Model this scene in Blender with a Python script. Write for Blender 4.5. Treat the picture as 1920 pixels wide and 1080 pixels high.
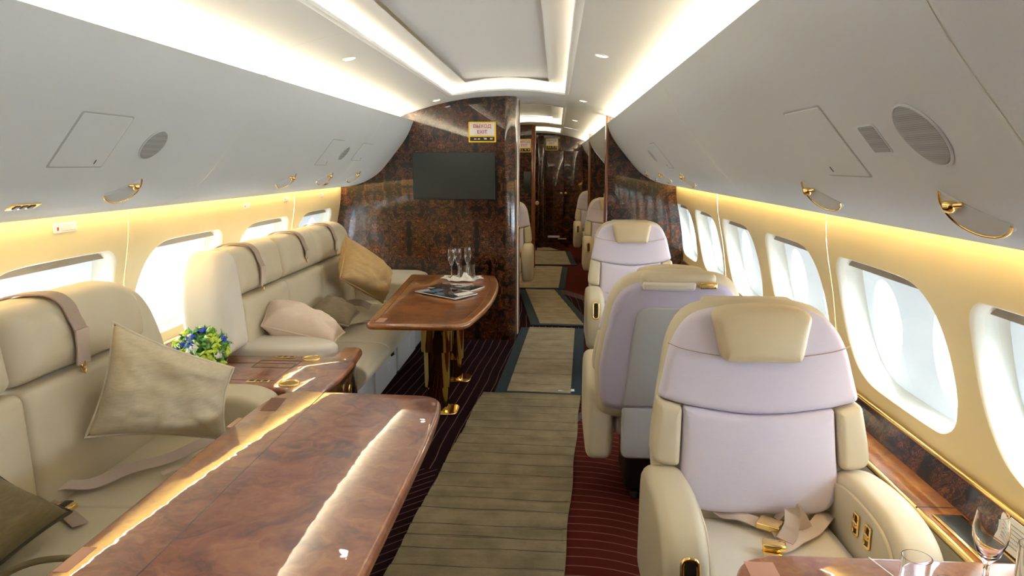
import bpy, bmesh, math, random
from mathutils import Vector, Matrix
S = bpy.context.scene
for o in list(bpy.data.objects): bpy.data.objects.remove(o)
# ------------------------------------------------------------------ camera
PIT = math.atan(232/1280); YAW = math.atan(84*math.cos(PIT)/1280)
cam = bpy.data.objects.new('camera', bpy.data.cameras.new('camera'))
S.collection.objects.link(cam); S.camera = cam
cam.data.sensor_width = 36; cam.data.lens = 24; cam.data.clip_start = .05; cam.data.clip_end = 200
cam.location = (0, 0, 1.61); cam.rotation_euler = (math.pi/2-PIT, 0, YAW)
# ------------------------------------------------------------------ world, exposure
W = bpy.data.worlds.new('world'); S.world = W; W.use_nodes = True
bg = W.node_tree.nodes['Background']; bg.inputs[0].default_value = (.80, .91, 1, 1); bg.inputs[1].default_value = 15.0
S.view_settings.view_transform = 'Standard'; S.view_settings.look = 'None'
S.view_settings.gamma = 1; S.view_settings.use_curve_mapping = False
S.view_settings.exposure = .6
COVE, WASH, RECESS, DOWN = 21.0, 25.0, 5.0, 12.0        # strengths of the cabin's own light strips
XC = -.40
# ------------------------------------------------------------------ materials
class N:
    def __init__(s, name):
        s.m = bpy.data.materials.new(name); s.m.use_nodes = True; s.t = s.m.node_tree
        s.b = s.t.nodes['Principled BSDF']; s.out = s.t.nodes['Material Output']
    def n(s, typ, **k):
        x = s.t.nodes.new(typ)
        for a, v in k.items(): setattr(x, a, v)
        return x
    def l(s, a, b): s.t.links.new(a, b)
    def v(s, x, sock):
        if hasattr(x, 'links') or hasattr(x, 'is_linked'): s.l(x, sock)
        else: sock.default_value = x
    def math(s, op, a, b=0, c=None):
        x = s.n('ShaderNodeMath', operation=op); s.v(a, x.inputs[0]); s.v(b, x.inputs[1])
        if c is not None: s.v(c, x.inputs[2])
        return x.outputs[0]
    def obj(s): return s.n('ShaderNodeTexCoord').outputs['Object']
    def xyz(s, vec):
        x = s.n('ShaderNodeSeparateXYZ'); s.l(vec, x.inputs[0]); return x.outputs
    def comb(s, a, b, c):
        x = s.n('ShaderNodeCombineXYZ'); s.v(a, x.inputs[0]); s.v(b, x.inputs[1]); s.v(c, x.inputs[2]); return x.outputs[0]
    def noise(s, vec, scale, detail=3, rough=.5, dist=0):
        x = s.n('ShaderNodeTexNoise'); s.l(vec, x.inputs['Vector']); x.inputs['Scale'].default_value = scale
        x.inputs['Detail'].default_value = detail; x.inputs['Roughness'].default_value = rough
        x.inputs['Distortion'].default_value = dist; return x
    def ramp(s, fac, stops):
        x = s.n('ShaderNodeValToRGB'); s.l(fac, x.inputs[0]); e = x.color_ramp.elements
        while len(e) < len(stops): e.new(.5)
        for q, (p, c) in zip(e, stops): q.position = p; q.color = (*c, 1)
        return x.outputs[0]
    def mix(s, f, a, b):
        x = s.n('ShaderNodeMix', data_type='RGBA'); s.v(f, x.inputs[0])
        for val, so in ((a, x.inputs[6]), (b, x.inputs[7])):
            if isinstance(val, tuple): so.default_value = (*val, 1)
            else: s.l(val, so)
        return x.outputs[2]
    def scale(s, vec, sx, sy, sz):
        x = s.n('ShaderNodeVectorMath', operation='MULTIPLY'); s.l(vec, x.inputs[0]); x.inputs[1].default_value = (sx, sy, sz); return x.outputs[0]
    def add(s, a, b):
        x = s.n('ShaderNodeVectorMath', operation='ADD'); s.l(a, x.inputs[0]); s.v(b, x.inputs[1]); return x.outputs[0]
    def bump(s, h, strength, dist=.01, coat=False):
        x = s.n('ShaderNodeBump'); x.inputs['Strength'].default_value = strength; x.inputs['Distance'].default_value = dist
        s.l(h, x.inputs['Height']); s.l(x.outputs[0], s.b.inputs['Coat Normal' if coat else 'Normal']); return x
    def set(s, **k):
        for a, v in k.items():
            so = s.b.inputs[a.replace('_', ' ')]
            if isinstance(v, tuple) and len(v) == 3: v = (*v, 1)
            s.v(v, so)
        return s
def plain(name, col, rough=.5, metal=0., spec=.5, coat=0.):
    return N(name).set(Base_Color=col, Roughness=rough, Metallic=metal, Specular_IOR_Level=spec, Coat_Weight=coat, Coat_Roughness=.03).m
def leather(name, col):
    n = N(name); n.set(Roughness=.42, Specular_IOR_Level=.4); o = n.obj()
    k = n.noise(o, 5, 3).outputs[0]
    n.set(Base_Color=n.mix(k, tuple(c*.93 for c in col), tuple(min(1, c*1.05) for c in col)))
    n.bump(n.noise(o, 420, 2).outputs[0], .12, .002); return n.m
def fabric(name, col, rough=.85, sc=900, slub=.1):
    n = N(name); n.set(Roughness=rough, Specular_IOR_Level=.2, Sheen_Weight=.08); o = n.obj()
    k = n.noise(n.scale(o, 1, 1, 6), 28, 4, .7).outputs[0]
    n.set(Base_Color=n.mix(k, tuple(c*(1-slub) for c in col), tuple(min(1, c*(1+slub)) for c in col)))
    a = n.noise(n.scale(o, 3, 3, .4), sc/3, 2).outputs[0]; b = n.noise(n.scale(o, .4, .4, 3), sc/3, 2).outputs[0]
    n.bump(n.math('ADD', a, b), .2, .002); return n.m
def burl(name, cols, sc=1., mirror=True, coat=1.):
    n = N(name); o = n.obj()
    if mirror:
        x, y, z = n.xyz(o)
        o = n.comb(n.math('PINGPONG', n.math('ADD', x, .1), .31), y, n.math('PINGPONG', n.math('ADD', z, 0.), .47))
    d = n.noise(o, 3.2*sc, 4, .6)
    c = n.n('ShaderNodeVectorMath', operation='MULTIPLY_ADD'); n.l(d.outputs['Color'], c.inputs[0]); c.inputs[1].default_value = (.45/sc,)*3; n.l(o, c.inputs[2])
    f = n.noise(c.outputs[0], 7*sc, 7, .62, .9).outputs[0]
    g = n.noise(c.outputs[0], 30*sc, 4, .6, .5).outputs[0]
    h = n.math('ADD', f, n.math('MULTIPLY', n.math('SUBTRACT', g, .5), .22))
    n.set(Base_Color=n.ramp(h, cols), Roughness=.28, Specular_IOR_Level=.4, Coat_Weight=coat, Coat_Roughness=.02, Coat_IOR=1.6 if mirror else 1.8)
    return n.m
M = {}
M['leather'] = leather('cream_leather', (.64, .56, .405))
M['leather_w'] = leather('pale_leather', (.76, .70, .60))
M['headrest'] = leather('tan_leather', (.66, .55, .36))
M['leather_g'] = leather('grey_leather', (.50, .50, .50))
M['fabric'] = fabric('lilac_upholstery', (.70, .65, .77), slub=.03)
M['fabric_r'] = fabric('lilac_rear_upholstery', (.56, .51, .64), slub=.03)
M['stitch_d'] = plain('dark_mat_thread', (.06, .045, .025), .9)  # dark thread colour of the mat seams
M['stitch'] = plain('dark_seam', (.20, .15, .11), .8)
M['burl'] = burl('dark_burl', [(.44, (.003, .002, .002)), (.495, (.010, .004, .004)), (.52, (.22, .062, .020)), (.54, (.012, .005, .004)), (.59, (.03, .009, .005)), (.615, (.30, .095, .026)), (.66, (.02, .006, .004))], 1.7, True, .8)
M['wood'] = burl('red_burl', [(.30, (.09, .022, .010)), (.44, (.23, .065, .028)), (.55, (.31, .10, .042)), (.68, (.42, .16, .06))], .8, False)
M['wood2'] = burl('amber_burl', [(.30, (.12, .030, .004)), (.44, (.26, .075, .008)), (.56, (.36, .115, .012)), (.70, (.48, .18, .025))], .8, False)
for k in ('wood', 'wood2'):
    m = M[k]; t = m.node_tree; nz = t.nodes.new('ShaderNodeTexNoise'); nz.inputs['Scale'].default_value = 18; nz.inputs['Detail'].default_value = 2
    tc = t.nodes.new('ShaderNodeTexCoord'); t.links.new(tc.outputs['Object'], nz.inputs['Vector'])
    bp = t.nodes.new('ShaderNodeBump'); bp.inputs['Strength'].default_value = .05; bp.inputs['Distance'].default_value = .004
    t.links.new(nz.outputs[0], bp.inputs['Height']); t.links.new(bp.outputs[0], t.nodes['Principled BSDF'].inputs['Coat Normal'])
M['plate_wood'] = plain('matt_brown_plate', (.16, .06, .03), .55)
M['lacquer'] = plain('brown_lacquer', (.12, .035, .012), .15, 0, .5, 1.)
M['strip'] = plain('door_jamb_wood', (.22, .075, .035), .2, 0, .5, 1.)
M['gold'] = plain('polished_gold', (.95, .68, .27), .10, 1.)
M['brass'] = plain('mirror_brass', (.60, .42, .14), .04, 1.)
M['dark'] = plain('black_slot', (.012, .011, .010), .4)
M['screen'] = plain('tv_glass', (.020, .027, .027), .32, 0, .6, 0)
M['ceiling'] = plain('ceiling_white', (.92, .93, .92), .38, 0, .35)
M['valance'] = fabric('valance_cloth', (.63, .665, .70), .8, 1500, .015)
M['groove'] = plain('panel_gap', (.42, .43, .44), .8)
M['wall'] = leather('sidewall_cream', (.88, .73, .41))
M['rim'] = plain('window_rim', (.90, .85, .72), .35)
M['white'] = plain('white_plastic', (.86, .86, .84), .4)
M['cream_trim'] = plain('cream_trim', (.80, .66, .42), .35)
M['grey_plastic'] = plain('drawer_grey', (.60, .62, .64), .4)
M['red'] = plain('red_print', (.60, .01, .02), .6)
M['greyprint'] = plain('grey_print', (.45, .45, .48), .6)
M['yellow'] = plain('yellow_frame', (.95, .62, .03), .45)
M['teal'] = fabric('teal_binding', (.006, .024, .036), .8, 700, .2)
M['belt'] = fabric('belt_webbing', (.44, .34, .27), .6, 1200, .08)
M['belt_l'] = fabric('light_webbing', (.62, .50, .42), .6, 1200, .08)
M['pillow_b'] = fabric('beige_slub', (.62, .54, .38), .75, 500, .22)
M['pillow_o'] = fabric('olive_velvet', (.20, .16, .08), .7, 500, .35)
M['pillow_g'] = fabric('gold_velvet', (.56, .37, .16), .6, 500, .22)
M['pillow_p'] = fabric('blush_cotton', (.82, .66, .54), .8, 500, .05)
M['pillow_t'] = fabric('taupe_velvet', (.27, .21, .13), .7, 500, .25)
M['piping'] = fabric('cream_piping', (.72, .64, .50), .7, 500, .05)
M['piping_d'] = fabric('dark_piping', (.06, .05, .03), .7, 500, .05)
M['leaf'] = plain('leaf_green', (.10, .34, .06), .5); M['leaf2'] = plain('leaf_pale', (.42, .62, .28), .5)
M['lime'] = plain('lime_petal', (.60, .80, .08), .5); M['blue'] = plain('blue_petal', (.03, .10, .75), .5); M['petal'] = plain('white_petal', (.86, .86, .80), .5)
M['paper'] = plain('paper_white', (.85, .85, .84), .5)
M['cover'] = plain('glossy_cover', (.02, .035, .045), .12, 0, .5, .6)
M['pink'] = plain('pink_sticker', (.62, .33, .24), .4)
def speaker_mat():
    n = N('speaker_mesh'); v = n.n('ShaderNodeTexVoronoi'); n.l(n.obj(), v.inputs['Vector']); v.inputs['Scale'].default_value = 330; v.inputs['Randomness'].default_value = 0
    n.set(Base_Color=n.ramp(v.outputs['Distance'], [(.30, (.16, .175, .18)), (.45, (.40, .42, .43))]), Roughness=.5); return n.m
M['mesh'] = speaker_mat()
def emis(name, col, st):
    n = N(name); n.set(Base_Color=(0, 0, 0), Emission_Color=col, Emission_Strength=st); return n.m
M['e_cove'] = emis('cove_led', (1, .85, .58), COVE); M['e_wash'] = emis('wash_led', (1, .68, .26), WASH)
M['e_recess'] = emis('recess_led', (1, .84, .6), RECESS); M['e_down'] = emis('downlight_led', (1, .95, .85), DOWN)
def glass_mat(name, tint=(1, 1, 1), ior=1.45):
    n = N(name); n.set(Base_Color=tint, Roughness=0., Transmission_Weight=1., IOR=ior); return n.m
M['glass'] = glass_mat('clear_glass')
def pane_mat():
    n = N('window_pane'); t = n.n('ShaderNodeBsdfTransparent'); g = n.n('ShaderNodeBsdfGlossy'); g.inputs['Roughness'].default_value = .02
    mx = n.n('ShaderNodeMixShader'); mx.inputs[0].default_value = .07
    t.inputs[0].default_value = (.96, .98, .99, 1)
    n.l(t.outputs[0], mx.inputs[1]); n.l(g.outputs[0], mx.inputs[2]); n.l(mx.outputs[0], n.out.inputs[0]); return n.m
M['pane'] = pane_mat()
def liner_mat():   # thin milky plastic shell of the window housing: daylight glows through it
    n = N('window_liner'); t = n.n('ShaderNodeBsdfTranslucent'); t.inputs[0].default_value = (.33, .34, .34, 1)
    n.set(Base_Color=(.68, .71, .74), Roughness=.35); mx = n.n('ShaderNodeAddShader')
    mm = n.n('ShaderNodeMixShader'); mm.inputs[0].default_value = .07
    n.l(n.b.outputs[0], mm.inputs[1]); n.l(t.outputs[0], mm.inputs[2]); n.l(mm.outputs[0], n.out.inputs[0]); return n.m
M['liner'] = liner_mat()
M['shade'] = plain('taupe_shade_header', (.36, .29, .22), .7)
def carpet():
    n = N('striped_carpet'); o = n.obj(); x, y, z = n.xyz(o)
    wob = n.math('MULTIPLY', n.math('SUBTRACT', n.noise(o, 1.3, 2).outputs[0], .5), .05)
    def line(c, w=.055):
        f = n.math('FRACT', n.math('DIVIDE', c, .067)); return n.math('LESS_THAN', f, w+.02)
    lt = lambda a, b: n.math('LESS_THAN', a, b)
    gt = lambda a, b: n.math('GREATER_THAN', a, b)
    mul = lambda a, b: n.math('MULTIPLY', a, b)
    xo = n.math('SUBTRACT', x, .1)
    arc = n.math('ADD', n.math('ADD', y, mul(mul(xo, xo), .9)), wob)
    lon = n.math('ADD', n.math('ADD', x, n.math('MULTIPLY', n.math('SINE', n.math('MULTIPLY', y, .7)), .10)), wob)
    dia = n.math('SUBTRACT', y, n.math('MULTIPLY', x, .9))
    right = gt(x, -.2)
    nearR = lt(n.math('SUBTRACT', y, mul(x, 2.2)), 3.9)         # red sector beside the near chair
    farR = gt(n.math('ADD', y, mul(x, 1.6)), 8.9)
    midR = mul(gt(y, 6.3), n.math('SUBTRACT', 1, farR))
    corner = mul(lt(x, -.62), lt(y, 3.4))
    L_right = n.mix(midR, n.mix(farR, line(arc), n.comb(0, 0, 0)), line(lon))
    L_left = n.mix(corner, line(lon), line(dia))
    L = n.mix(right, L_left, L_right)
    bandR = mul(right, n.math('MAXIMUM', lt(n.math('ABSOLUTE', n.math('SUBTRACT', n.math('SUBTRACT', y, mul(x, 2.2)), 3.86)), .06), mul(lt(n.math('ABSOLUTE', n.math('SUBTRACT', n.math('ADD', y, mul(x, 1.6)), 8.8)), .16), gt(y, 5))))
    blot = n.noise(o, 2.5, 4, .6).outputs[0]
    purple = n.mix(blot, (.012, .004, .006), (.026, .009, .013)); red = n.mix(blot, (.055, .009, .007), (.10, .018, .013))
    redzone = mul(right, n.math('MAXIMUM', nearR, farR))
    midzone = mul(right, mul(lt(y, 6.3), n.math('SUBTRACT', 1, nearR)))
    base = n.mix(midzone, n.mix(redzone, purple, red), n.mix(.4, purple, red))
    base = n.mix(bandR, base, (.11, .075, .085))
    col = n.mix(n.math('MULTIPLY', L, .62), base, (.30, .17, .13))
    n.set(Base_Color=col, Roughness=.95, Specular_IOR_Level=.05)
    n.bump(n.noise(o, 500, 2).outputs[0], .4, .004); return n.m
M['carpet'] = carpet()
def quilt(name, a, b):
    n = N(name); o = n.obj()
    k = n.noise(o, 7, 5, .65).outputs[0]; w = n.noise(n.scale(o, 1, 7, 1), 9, 4, .7, 1.2).outputs[0]
    k = n.math('ADD', n.math('MULTIPLY', k, .6), n.math('MULTIPLY', n.noise(n.scale(o, .25, 5, 1), 2.2, 3, .6).outputs[0], .4))
    n.set(Base_Color=n.mix(n.ramp(k, [(.38, (0, 0, 0)), (.62, (1, 1, 1))]), a, b), Roughness=.85, Specular_IOR_Level=.15)
    n.bump(n.math('ADD', w, n.math('MULTIPLY', n.noise(o, 500, 2).outputs[0], .1)), .6, .012); return n.m
M['quilt'] = quilt('olive_canvas', (.19, .15, .085), (.30, .245, .15)); M['quilt2'] = quilt('tan_canvas', (.30, .24, .15), (.42, .35, .23))
# ------------------------------------------------------------------ geometry helpers
OFF = {}
def tag(o, label=None, cat=None, group=None, kind=None):
    if label: o['label'] = label
    if cat: o['category'] = cat
    if group: o['group'] = group
    if kind: o['kind'] = kind
    return o
def thing(name, label, cat, loc=(0, 0, 0), group=None):
    o = bpy.data.objects.new(name, None); S.collection.objects.link(o); o.location = loc; o.empty_display_size = .05
    OFF[o.name] = Vector(loc); return tag(o, label, cat, group)
def mk(name, V, F, mat, parent=None, smooth=True, kind=None, sharp=None):
    off = OFF[parent.name] if parent else Vector((0, 0, 0))
    me = bpy.data.meshes.new(name); me.from_pydata([Vector(v)-off for v in V], [], F)
    me.materials.append(M[mat] if isinstance(mat, str) else mat)
    if name != 'lettering':
        bm = bmesh.new(); bm.from_mesh(me); bmesh.ops.recalc_face_normals(bm, faces=bm.faces); bm.to_mesh(me); bm.free()
    if smooth:
        me.polygons.foreach_set('use_smooth', [True]*len(me.polygons))
        me.set_sharp_from_angle(angle=math.radians(sharp or 50))
    o = bpy.data.objects.new(name, me); S.collection.objects.link(o)
    if parent: o.parent = parent
    OFF[o.name] = off
    if kind: o['kind'] = kind
    return o
def struct(name, V, F, mat, parent=None, **k): return mk(name, V, F, mat, parent, kind=None if parent else 'structure', **k)
def bez(p, q, r, n): return [tuple((1-t)**2*a+2*t*(1-t)*b+t*t*c for a, b, c in zip(p, q, r)) for t in [i/n for i in range(n+1)]]
def rpoly(pts, n=5, step=.06):
    """pts: (x, y, r); rounded closed outline, long edges subdivided"""
    out = []; L = len(pts)
    for i, p in enumerate(pts):
        a = Vector(pts[i-1][:2]); b = Vector(p[:2]); c = Vector(pts[(i+1) % L][:2]); r = p[2] if len(p) > 2 else 0
        if r > 0:
            da = min(r, (a-b).length*.49); dc = min(r, (c-b).length*.49)
            s = bez(b+(a-b).normalized()*da, b, b+(c-b).normalized()*dc, n)
        else: s = [tuple(b)]
        if out:
            q = Vector(out[-1]); e = Vector(s[0]); k = int((e-q).length/step)
            out += [tuple(q.lerp(e, j/(k+1))) for j in range(1, k+1)]
        out += s
    q = Vector(out[-1]); e = Vector(out[0]); k = int((e-q).length/step)
    out += [tuple(q.lerp(e, j/(k+1))) for j in range(1, k+1)]
    res = []
    for p in out:
        if not res or (Vector(p)-Vector(res[-1])).length > 1e-4: res.append(p)
    if (Vector(res[0])-Vector(res[-1])).length < 1e-4: res.pop()
    return res
def ccw(o):
    a = sum(o[i-1][0]*o[i][1]-o[i][0]*o[i-1][1] for i in range(len(o)))
    return o if a > 0 else o[::-1]
def crc(P, n=6):
    o = []; L = len(P)
    for i in range(L):
        p0, p1, p2, p3 = P[i-1], P[i], P[(i+1) % L], P[(i+2) % L]
        for k in range(n):
            t = k/n; o.append(tuple(.5*(2*b+(c-a)*t+(2*a-5*b+4*c-d)*t*t+(3*b-a-3*c+d)*t**3) for a, b, c, d in zip(p0, p1, p2, p3)))
    return o
def cr(P, n=8):
    o = []
    for i in range(len(P)-1):
        p0, p1, p2, p3 = P[max(i-1, 0)], P[i], P[i+1], P[min(i+2, len(P)-1)]
        for k in range(n):
            t = k/n; o.append(tuple(.5*(2*b+(c-a)*t+(2*a-5*b+4*c-d)*t*t+(3*b-a-3*c+d)*t**3) for a, b, c, d in zip(p0, p1, p2, p3)))
    o.append(tuple(P[-1])); return o
def pad(name, outline, T, d, r, mat, parent=None, bulge=0., back=0., nr=4, rings=3, **k):
    """rounded, optionally domed slab: outline (a, b) extruded over c in [-d/2, d/2]; T maps (a, b, c) to the world"""
    o = ccw(outline); n = len(o); r = min(r, d/2)
    nor = []
    for i in range(n):
        t = Vector(o[(i+1) % n])-Vector(o[i-1]); t.normalize(); nor.append(Vector((-t[1], t[0])))
    cx = sum(p[0] for p in o)/n; cy = sum(p[1] for p in o)/n
    x0, x1 = min(p[0] for p in o), max(p[0] for p in o); y0_, y1_ = min(p[1] for p in o), max(p[1] for p in o)
    bx_, by_, hw, hh = (x0+x1)/2, (y0_+y1_)/2, (x1-x0)/2, (y1_-y0_)/2
    if r >= .03: cx, cy = bx_, by_
    def inset(v):
        if r >= .03: return [(bx_+(a-bx_)*(1-v/hw), by_+(b-by_)*(1-v/hh)) for a, b in o]
        return [(o[i][0]+nor[i][0]*v, o[i][1]+nor[i][1]*v) for i in range(n)]
    if bulge > .007: rings = max(rings, 7)
    def g(a, b):
        u, v = (a-bx_)/hw, (b-by_)/hh; return max(0, 1-u*u)*max(0, 1-v*v)
    def side(sgn, bl):
        R = []
        for j in range(nr+1):
            th = math.pi/2*j/nr; R.append([(a, b, sgn*(d/2-r+r*math.sin(th)+bl*g(a, b)*math.sin(th))) for a, b in inset(r*(1-math.cos(th)))])
        base = inset(r)
        for j in range(1, rings+1):
            s = 1-j/(rings+1); q = [(cx+(a-cx)*s, cy+(b-cy)*s) for a, b in base]
            R.append([(a, b, sgn*(d/2+bl*g(a, b))) for a, b in q])
        return R, (cx, cy, sgn*(d/2+bl*g(cx, cy)))
    Rf, cf = side(1, bulge); Rb, cb = side(-1, back)
    R = Rb[::-1]+Rf; V = [T(*p) for ring in R for p in ring]; F = []
    for j in range(len(R)-1):
        for i in range(n): F.append((j*n+i, j*n+(i+1) % n, (j+1)*n+(i+1) % n, (j+1)*n+i))
    V += [T(*cb), T(*cf)]; ib = len(V)-2; jf = (len(R)-1)*n
    if rings == 0: V = V[:-2]; F.append(tuple(range(n))); F.append(tuple(range(jf, jf+n)))
    else:
        for i in range(n): F.append((i, ib, (i+1) % n)); F.append((jf+i, jf+(i+1) % n, ib+1))
    return mk(name, V, F, mat, parent, **k)
def box(name, lo, hi, mat, parent=None, bev=.0, seg=2, T=None, **k):
    bm = bmesh.new(); bmesh.ops.create_cube(bm, size=1)
    for v in bm.verts: v.co = Vector([(lo[i]+hi[i])/2+v.co[i]*(hi[i]-lo[i]) for i in range(3)])
    if bev: bmesh.ops.bevel(bm, geom=bm.edges[:], offset=bev, segments=seg, profile=.5, affect='EDGES')
    bm.verts.ensure_lookup_table(); V = [tuple(v.co) for v in bm.verts]; F = [tuple(v.index for v in f.verts) for f in bm.faces]; bm.free()
    if T: V = [T(*v) for v in V]
    return mk(name, V, F, mat, parent, **k)
def tube(name, path, r, mat, parent=None, n=8, closed=False, **k):
    P = [Vector(p) for p in path]; L = len(P); V = []; F = []; up = None
    for i in range(L):
        if closed: t = P[(i+1) % L]-P[i-1]
        else: t = P[min(i+1, L-1)]-P[max(i-1, 0)]
        t.normalize()
        if up is None: up = t.orthogonal().normalized()
        up = (up-t*up.dot(t)).normalized(); b = t.cross(up)
        rr = r[i] if isinstance(r, (list, tuple)) else r
        for j in range(n):
            a = 2*math.pi*j/n; V.append(P[i]+up*math.cos(a)*rr+b*math.sin(a)*rr)
    for i in range(L if closed else L-1):
        for j in range(n): F.append((i*n+j, i*n+(j+1) % n, ((i+1) % L)*n+(j+1) % n, ((i+1) % L)*n+j))
    if not closed: F.append(tuple(range(n))); F.append(tuple((L-1)*n+j for j in range(n)))
    return mk(name, V, F, mat, parent, **k)
def ribbon(name, path, wv, w, mat, parent=None, th=.003, **k):
    """strap: path points, wv = width direction(s)"""
    P = [Vector(p) for p in path]; L = len(P); V = []; F = []
    Wv = [Vector(x) for x in wv] if isinstance(wv[0], (tuple, Vector)) else [Vector(wv)]*L
    for i in range(L):
        t = (P[min(i+1, L-1)]-P[max(i-1, 0)]).normalized(); ww = (Wv[i]-t*Wv[i].dot(t)).normalized(); nn = t.cross(ww)
        for a, b in ((-1, -1), (1, -1), (1, 1), (-1, 1)): V.append(P[i]+ww*a*w/2+nn*b*th/2)
    for i in range(L-1):
        for j in range(4): F.append((i*4+j, i*4+(j+1) % 4, (i+1)*4+(j+1) % 4, (i+1)*4+j))
    F.append((0, 1, 2, 3)); F.append(tuple((L-1)*4+j for j in range(4)))
    return mk(name, V, F, mat, parent, sharp=60, **k)
def lathe(name, prof, c, mat, parent=None, n=28, axis='z', **k):
    V = []; F = []; L = len(prof)
    for r, h in prof:
        for j in range(n):
            a = 2*math.pi*j/n; p = (r*math.cos(a), r*math.sin(a), h)
            if axis == 'y': p = (p[0], h, p[1])
            V.append((c[0]+p[0], c[1]+p[1], c[2]+p[2]))
    for i in range(L-1):
        for j in range(n): F.append((i*n+j, i*n+(j+1) % n, (i+1)*n+(j+1) % n, (i+1)*n+j))
    if prof[0][0] > 1e-5: F.append(tuple(range(n)))
    if prof[-1][0] > 1e-5: F.append(tuple((L-1)*n+j for j in range(n)))
    return mk(name, V, F, mat, parent, **k)
def sweep(name, prof, ys, mat, parent=None, closed=False, caps=True, **k):
    L = len(prof); V = [(x, y, z) for y in ys for x, z in prof]; F = []
    for i in range(len(ys)-1):
        for j in range(L if closed else L-1): F.append((i*L+j, i*L+(j+1) % L, (i+1)*L+(j+1) % L, (i+1)*L+j))
    if closed and caps: F.append(tuple(range(L))); F.append(tuple((len(ys)-1)*L+j for j in range(L)))
    return mk(name, V, F, mat, parent, **k)
def rr(w, h, r, n=4, step=.06, cx=0, cy=0): return rpoly([(cx-w/2, cy-h/2, r), (cx+w/2, cy-h/2, r), (cx+w/2, cy+h/2, r), (cx-w/2, cy+h/2, r)], n, step)
def ell(a, b, n=28, cx=0, cy=0): return [(cx+a*math.cos(2*math.pi*i/n), cy+b*math.sin(2*math.pi*i/n)) for i in range(n)]
XY = lambda z: (lambda a, b, c: (a, b, z+c))
XZ = lambda y: (lambda a, b, c: (a, y-c, b))          # faces the camera
def dup(root, loc, rz=0, label=None, group=None, skip=()):
    r = root.copy(); S.collection.objects.link(r); r.location = loc; r.rotation_euler = (0, 0, rz)
    if label: r['label'] = label
    if group: r['group'] = group
    def rec(src, dst):
        for ch in [c for c in bpy.data.objects if c.parent == src]:
            if ch.name.split('.')[0] in skip: continue
            c = ch.copy(); S.collection.objects.link(c); c.parent = dst; rec(ch, c)
    rec(root, r); return r
# ------------------------------------------------------------------ cabin shell
VAL = [(.87, 1.99), (.945, 1.84), (1.08, 1.668), (1.195, 1.54), (1.31, 1.465), (1.40, 1.432), (1.47, 1.415)]
WALLP = [(1.555, 1.47), (1.555, 1.36), (1.57, 1.24), (1.61, 1.05), (1.64, .85), (1.65, .7), (1.65, .4), (1.6, .0)]
VC = cr(VAL); WC = cr(WALLP)
def wallx(z):
    for a, b in zip(WC[:-1], WC[1:]):
        if b[1] <= z <= a[1]+1e-9: q = (a[1]-z)/(a[1]-b[1]+1e-12); return a[0]+q*(b[0]-a[0])
    return WC[0][0] if z > 1.4 else WC[-1][0]
Y0, Y1 = -.9, 13.46
SG = {'left': -1, 'right': 1}
box('floor', (XC-1.66, Y0, -.05), (XC+1.66, Y1, 0), 'carpet', smooth=False)['kind'] = 'structure'
CEIL = cr([(.0, 2.20), (.30, 2.187), (.49, 2.162), (.65, 2.13), (.84, 2.078), (.96, 2.04), (1.03, 1.99), (1.035, 1.95)], 6)
RW = .49; recs = [(-.6, 5.72), (6.95, 10.05), (10.95, 12.6)]
ce = [p for p in CEIL if p[0] >= RW-1e-6]; cc = [p for p in CEIL if p[0] <= RW+1e-6]
cei = sweep('ceiling', [(XC-a, b) for a, b in cc[::-1]]+[(XC+a, b) for a, b in cc[1:]], (5.72, 6.3), 'ceiling'); cei['kind'] = 'structure'
for y0, y1 in ((6.3, 6.95), (10.05, 10.95), (12.6, Y1), (Y0, -.6)):
    sweep('ceiling_panel', [(XC-a, b) for a, b in cc[::-1]]+[(XC+a, b) for a, b in cc[1:]], (y0, y1), 'ceiling', cei)
for s in (-1, 1):
    for y0, y1 in ((Y0, .9), (.904, 3.0), (3.004, 6.3), (6.304, 10.6), (10.604, Y1)):
        sweep('ceiling_panel', [(XC+s*a, b) for a, b in ce], (y0, y1), 'ceiling', cei)
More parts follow.
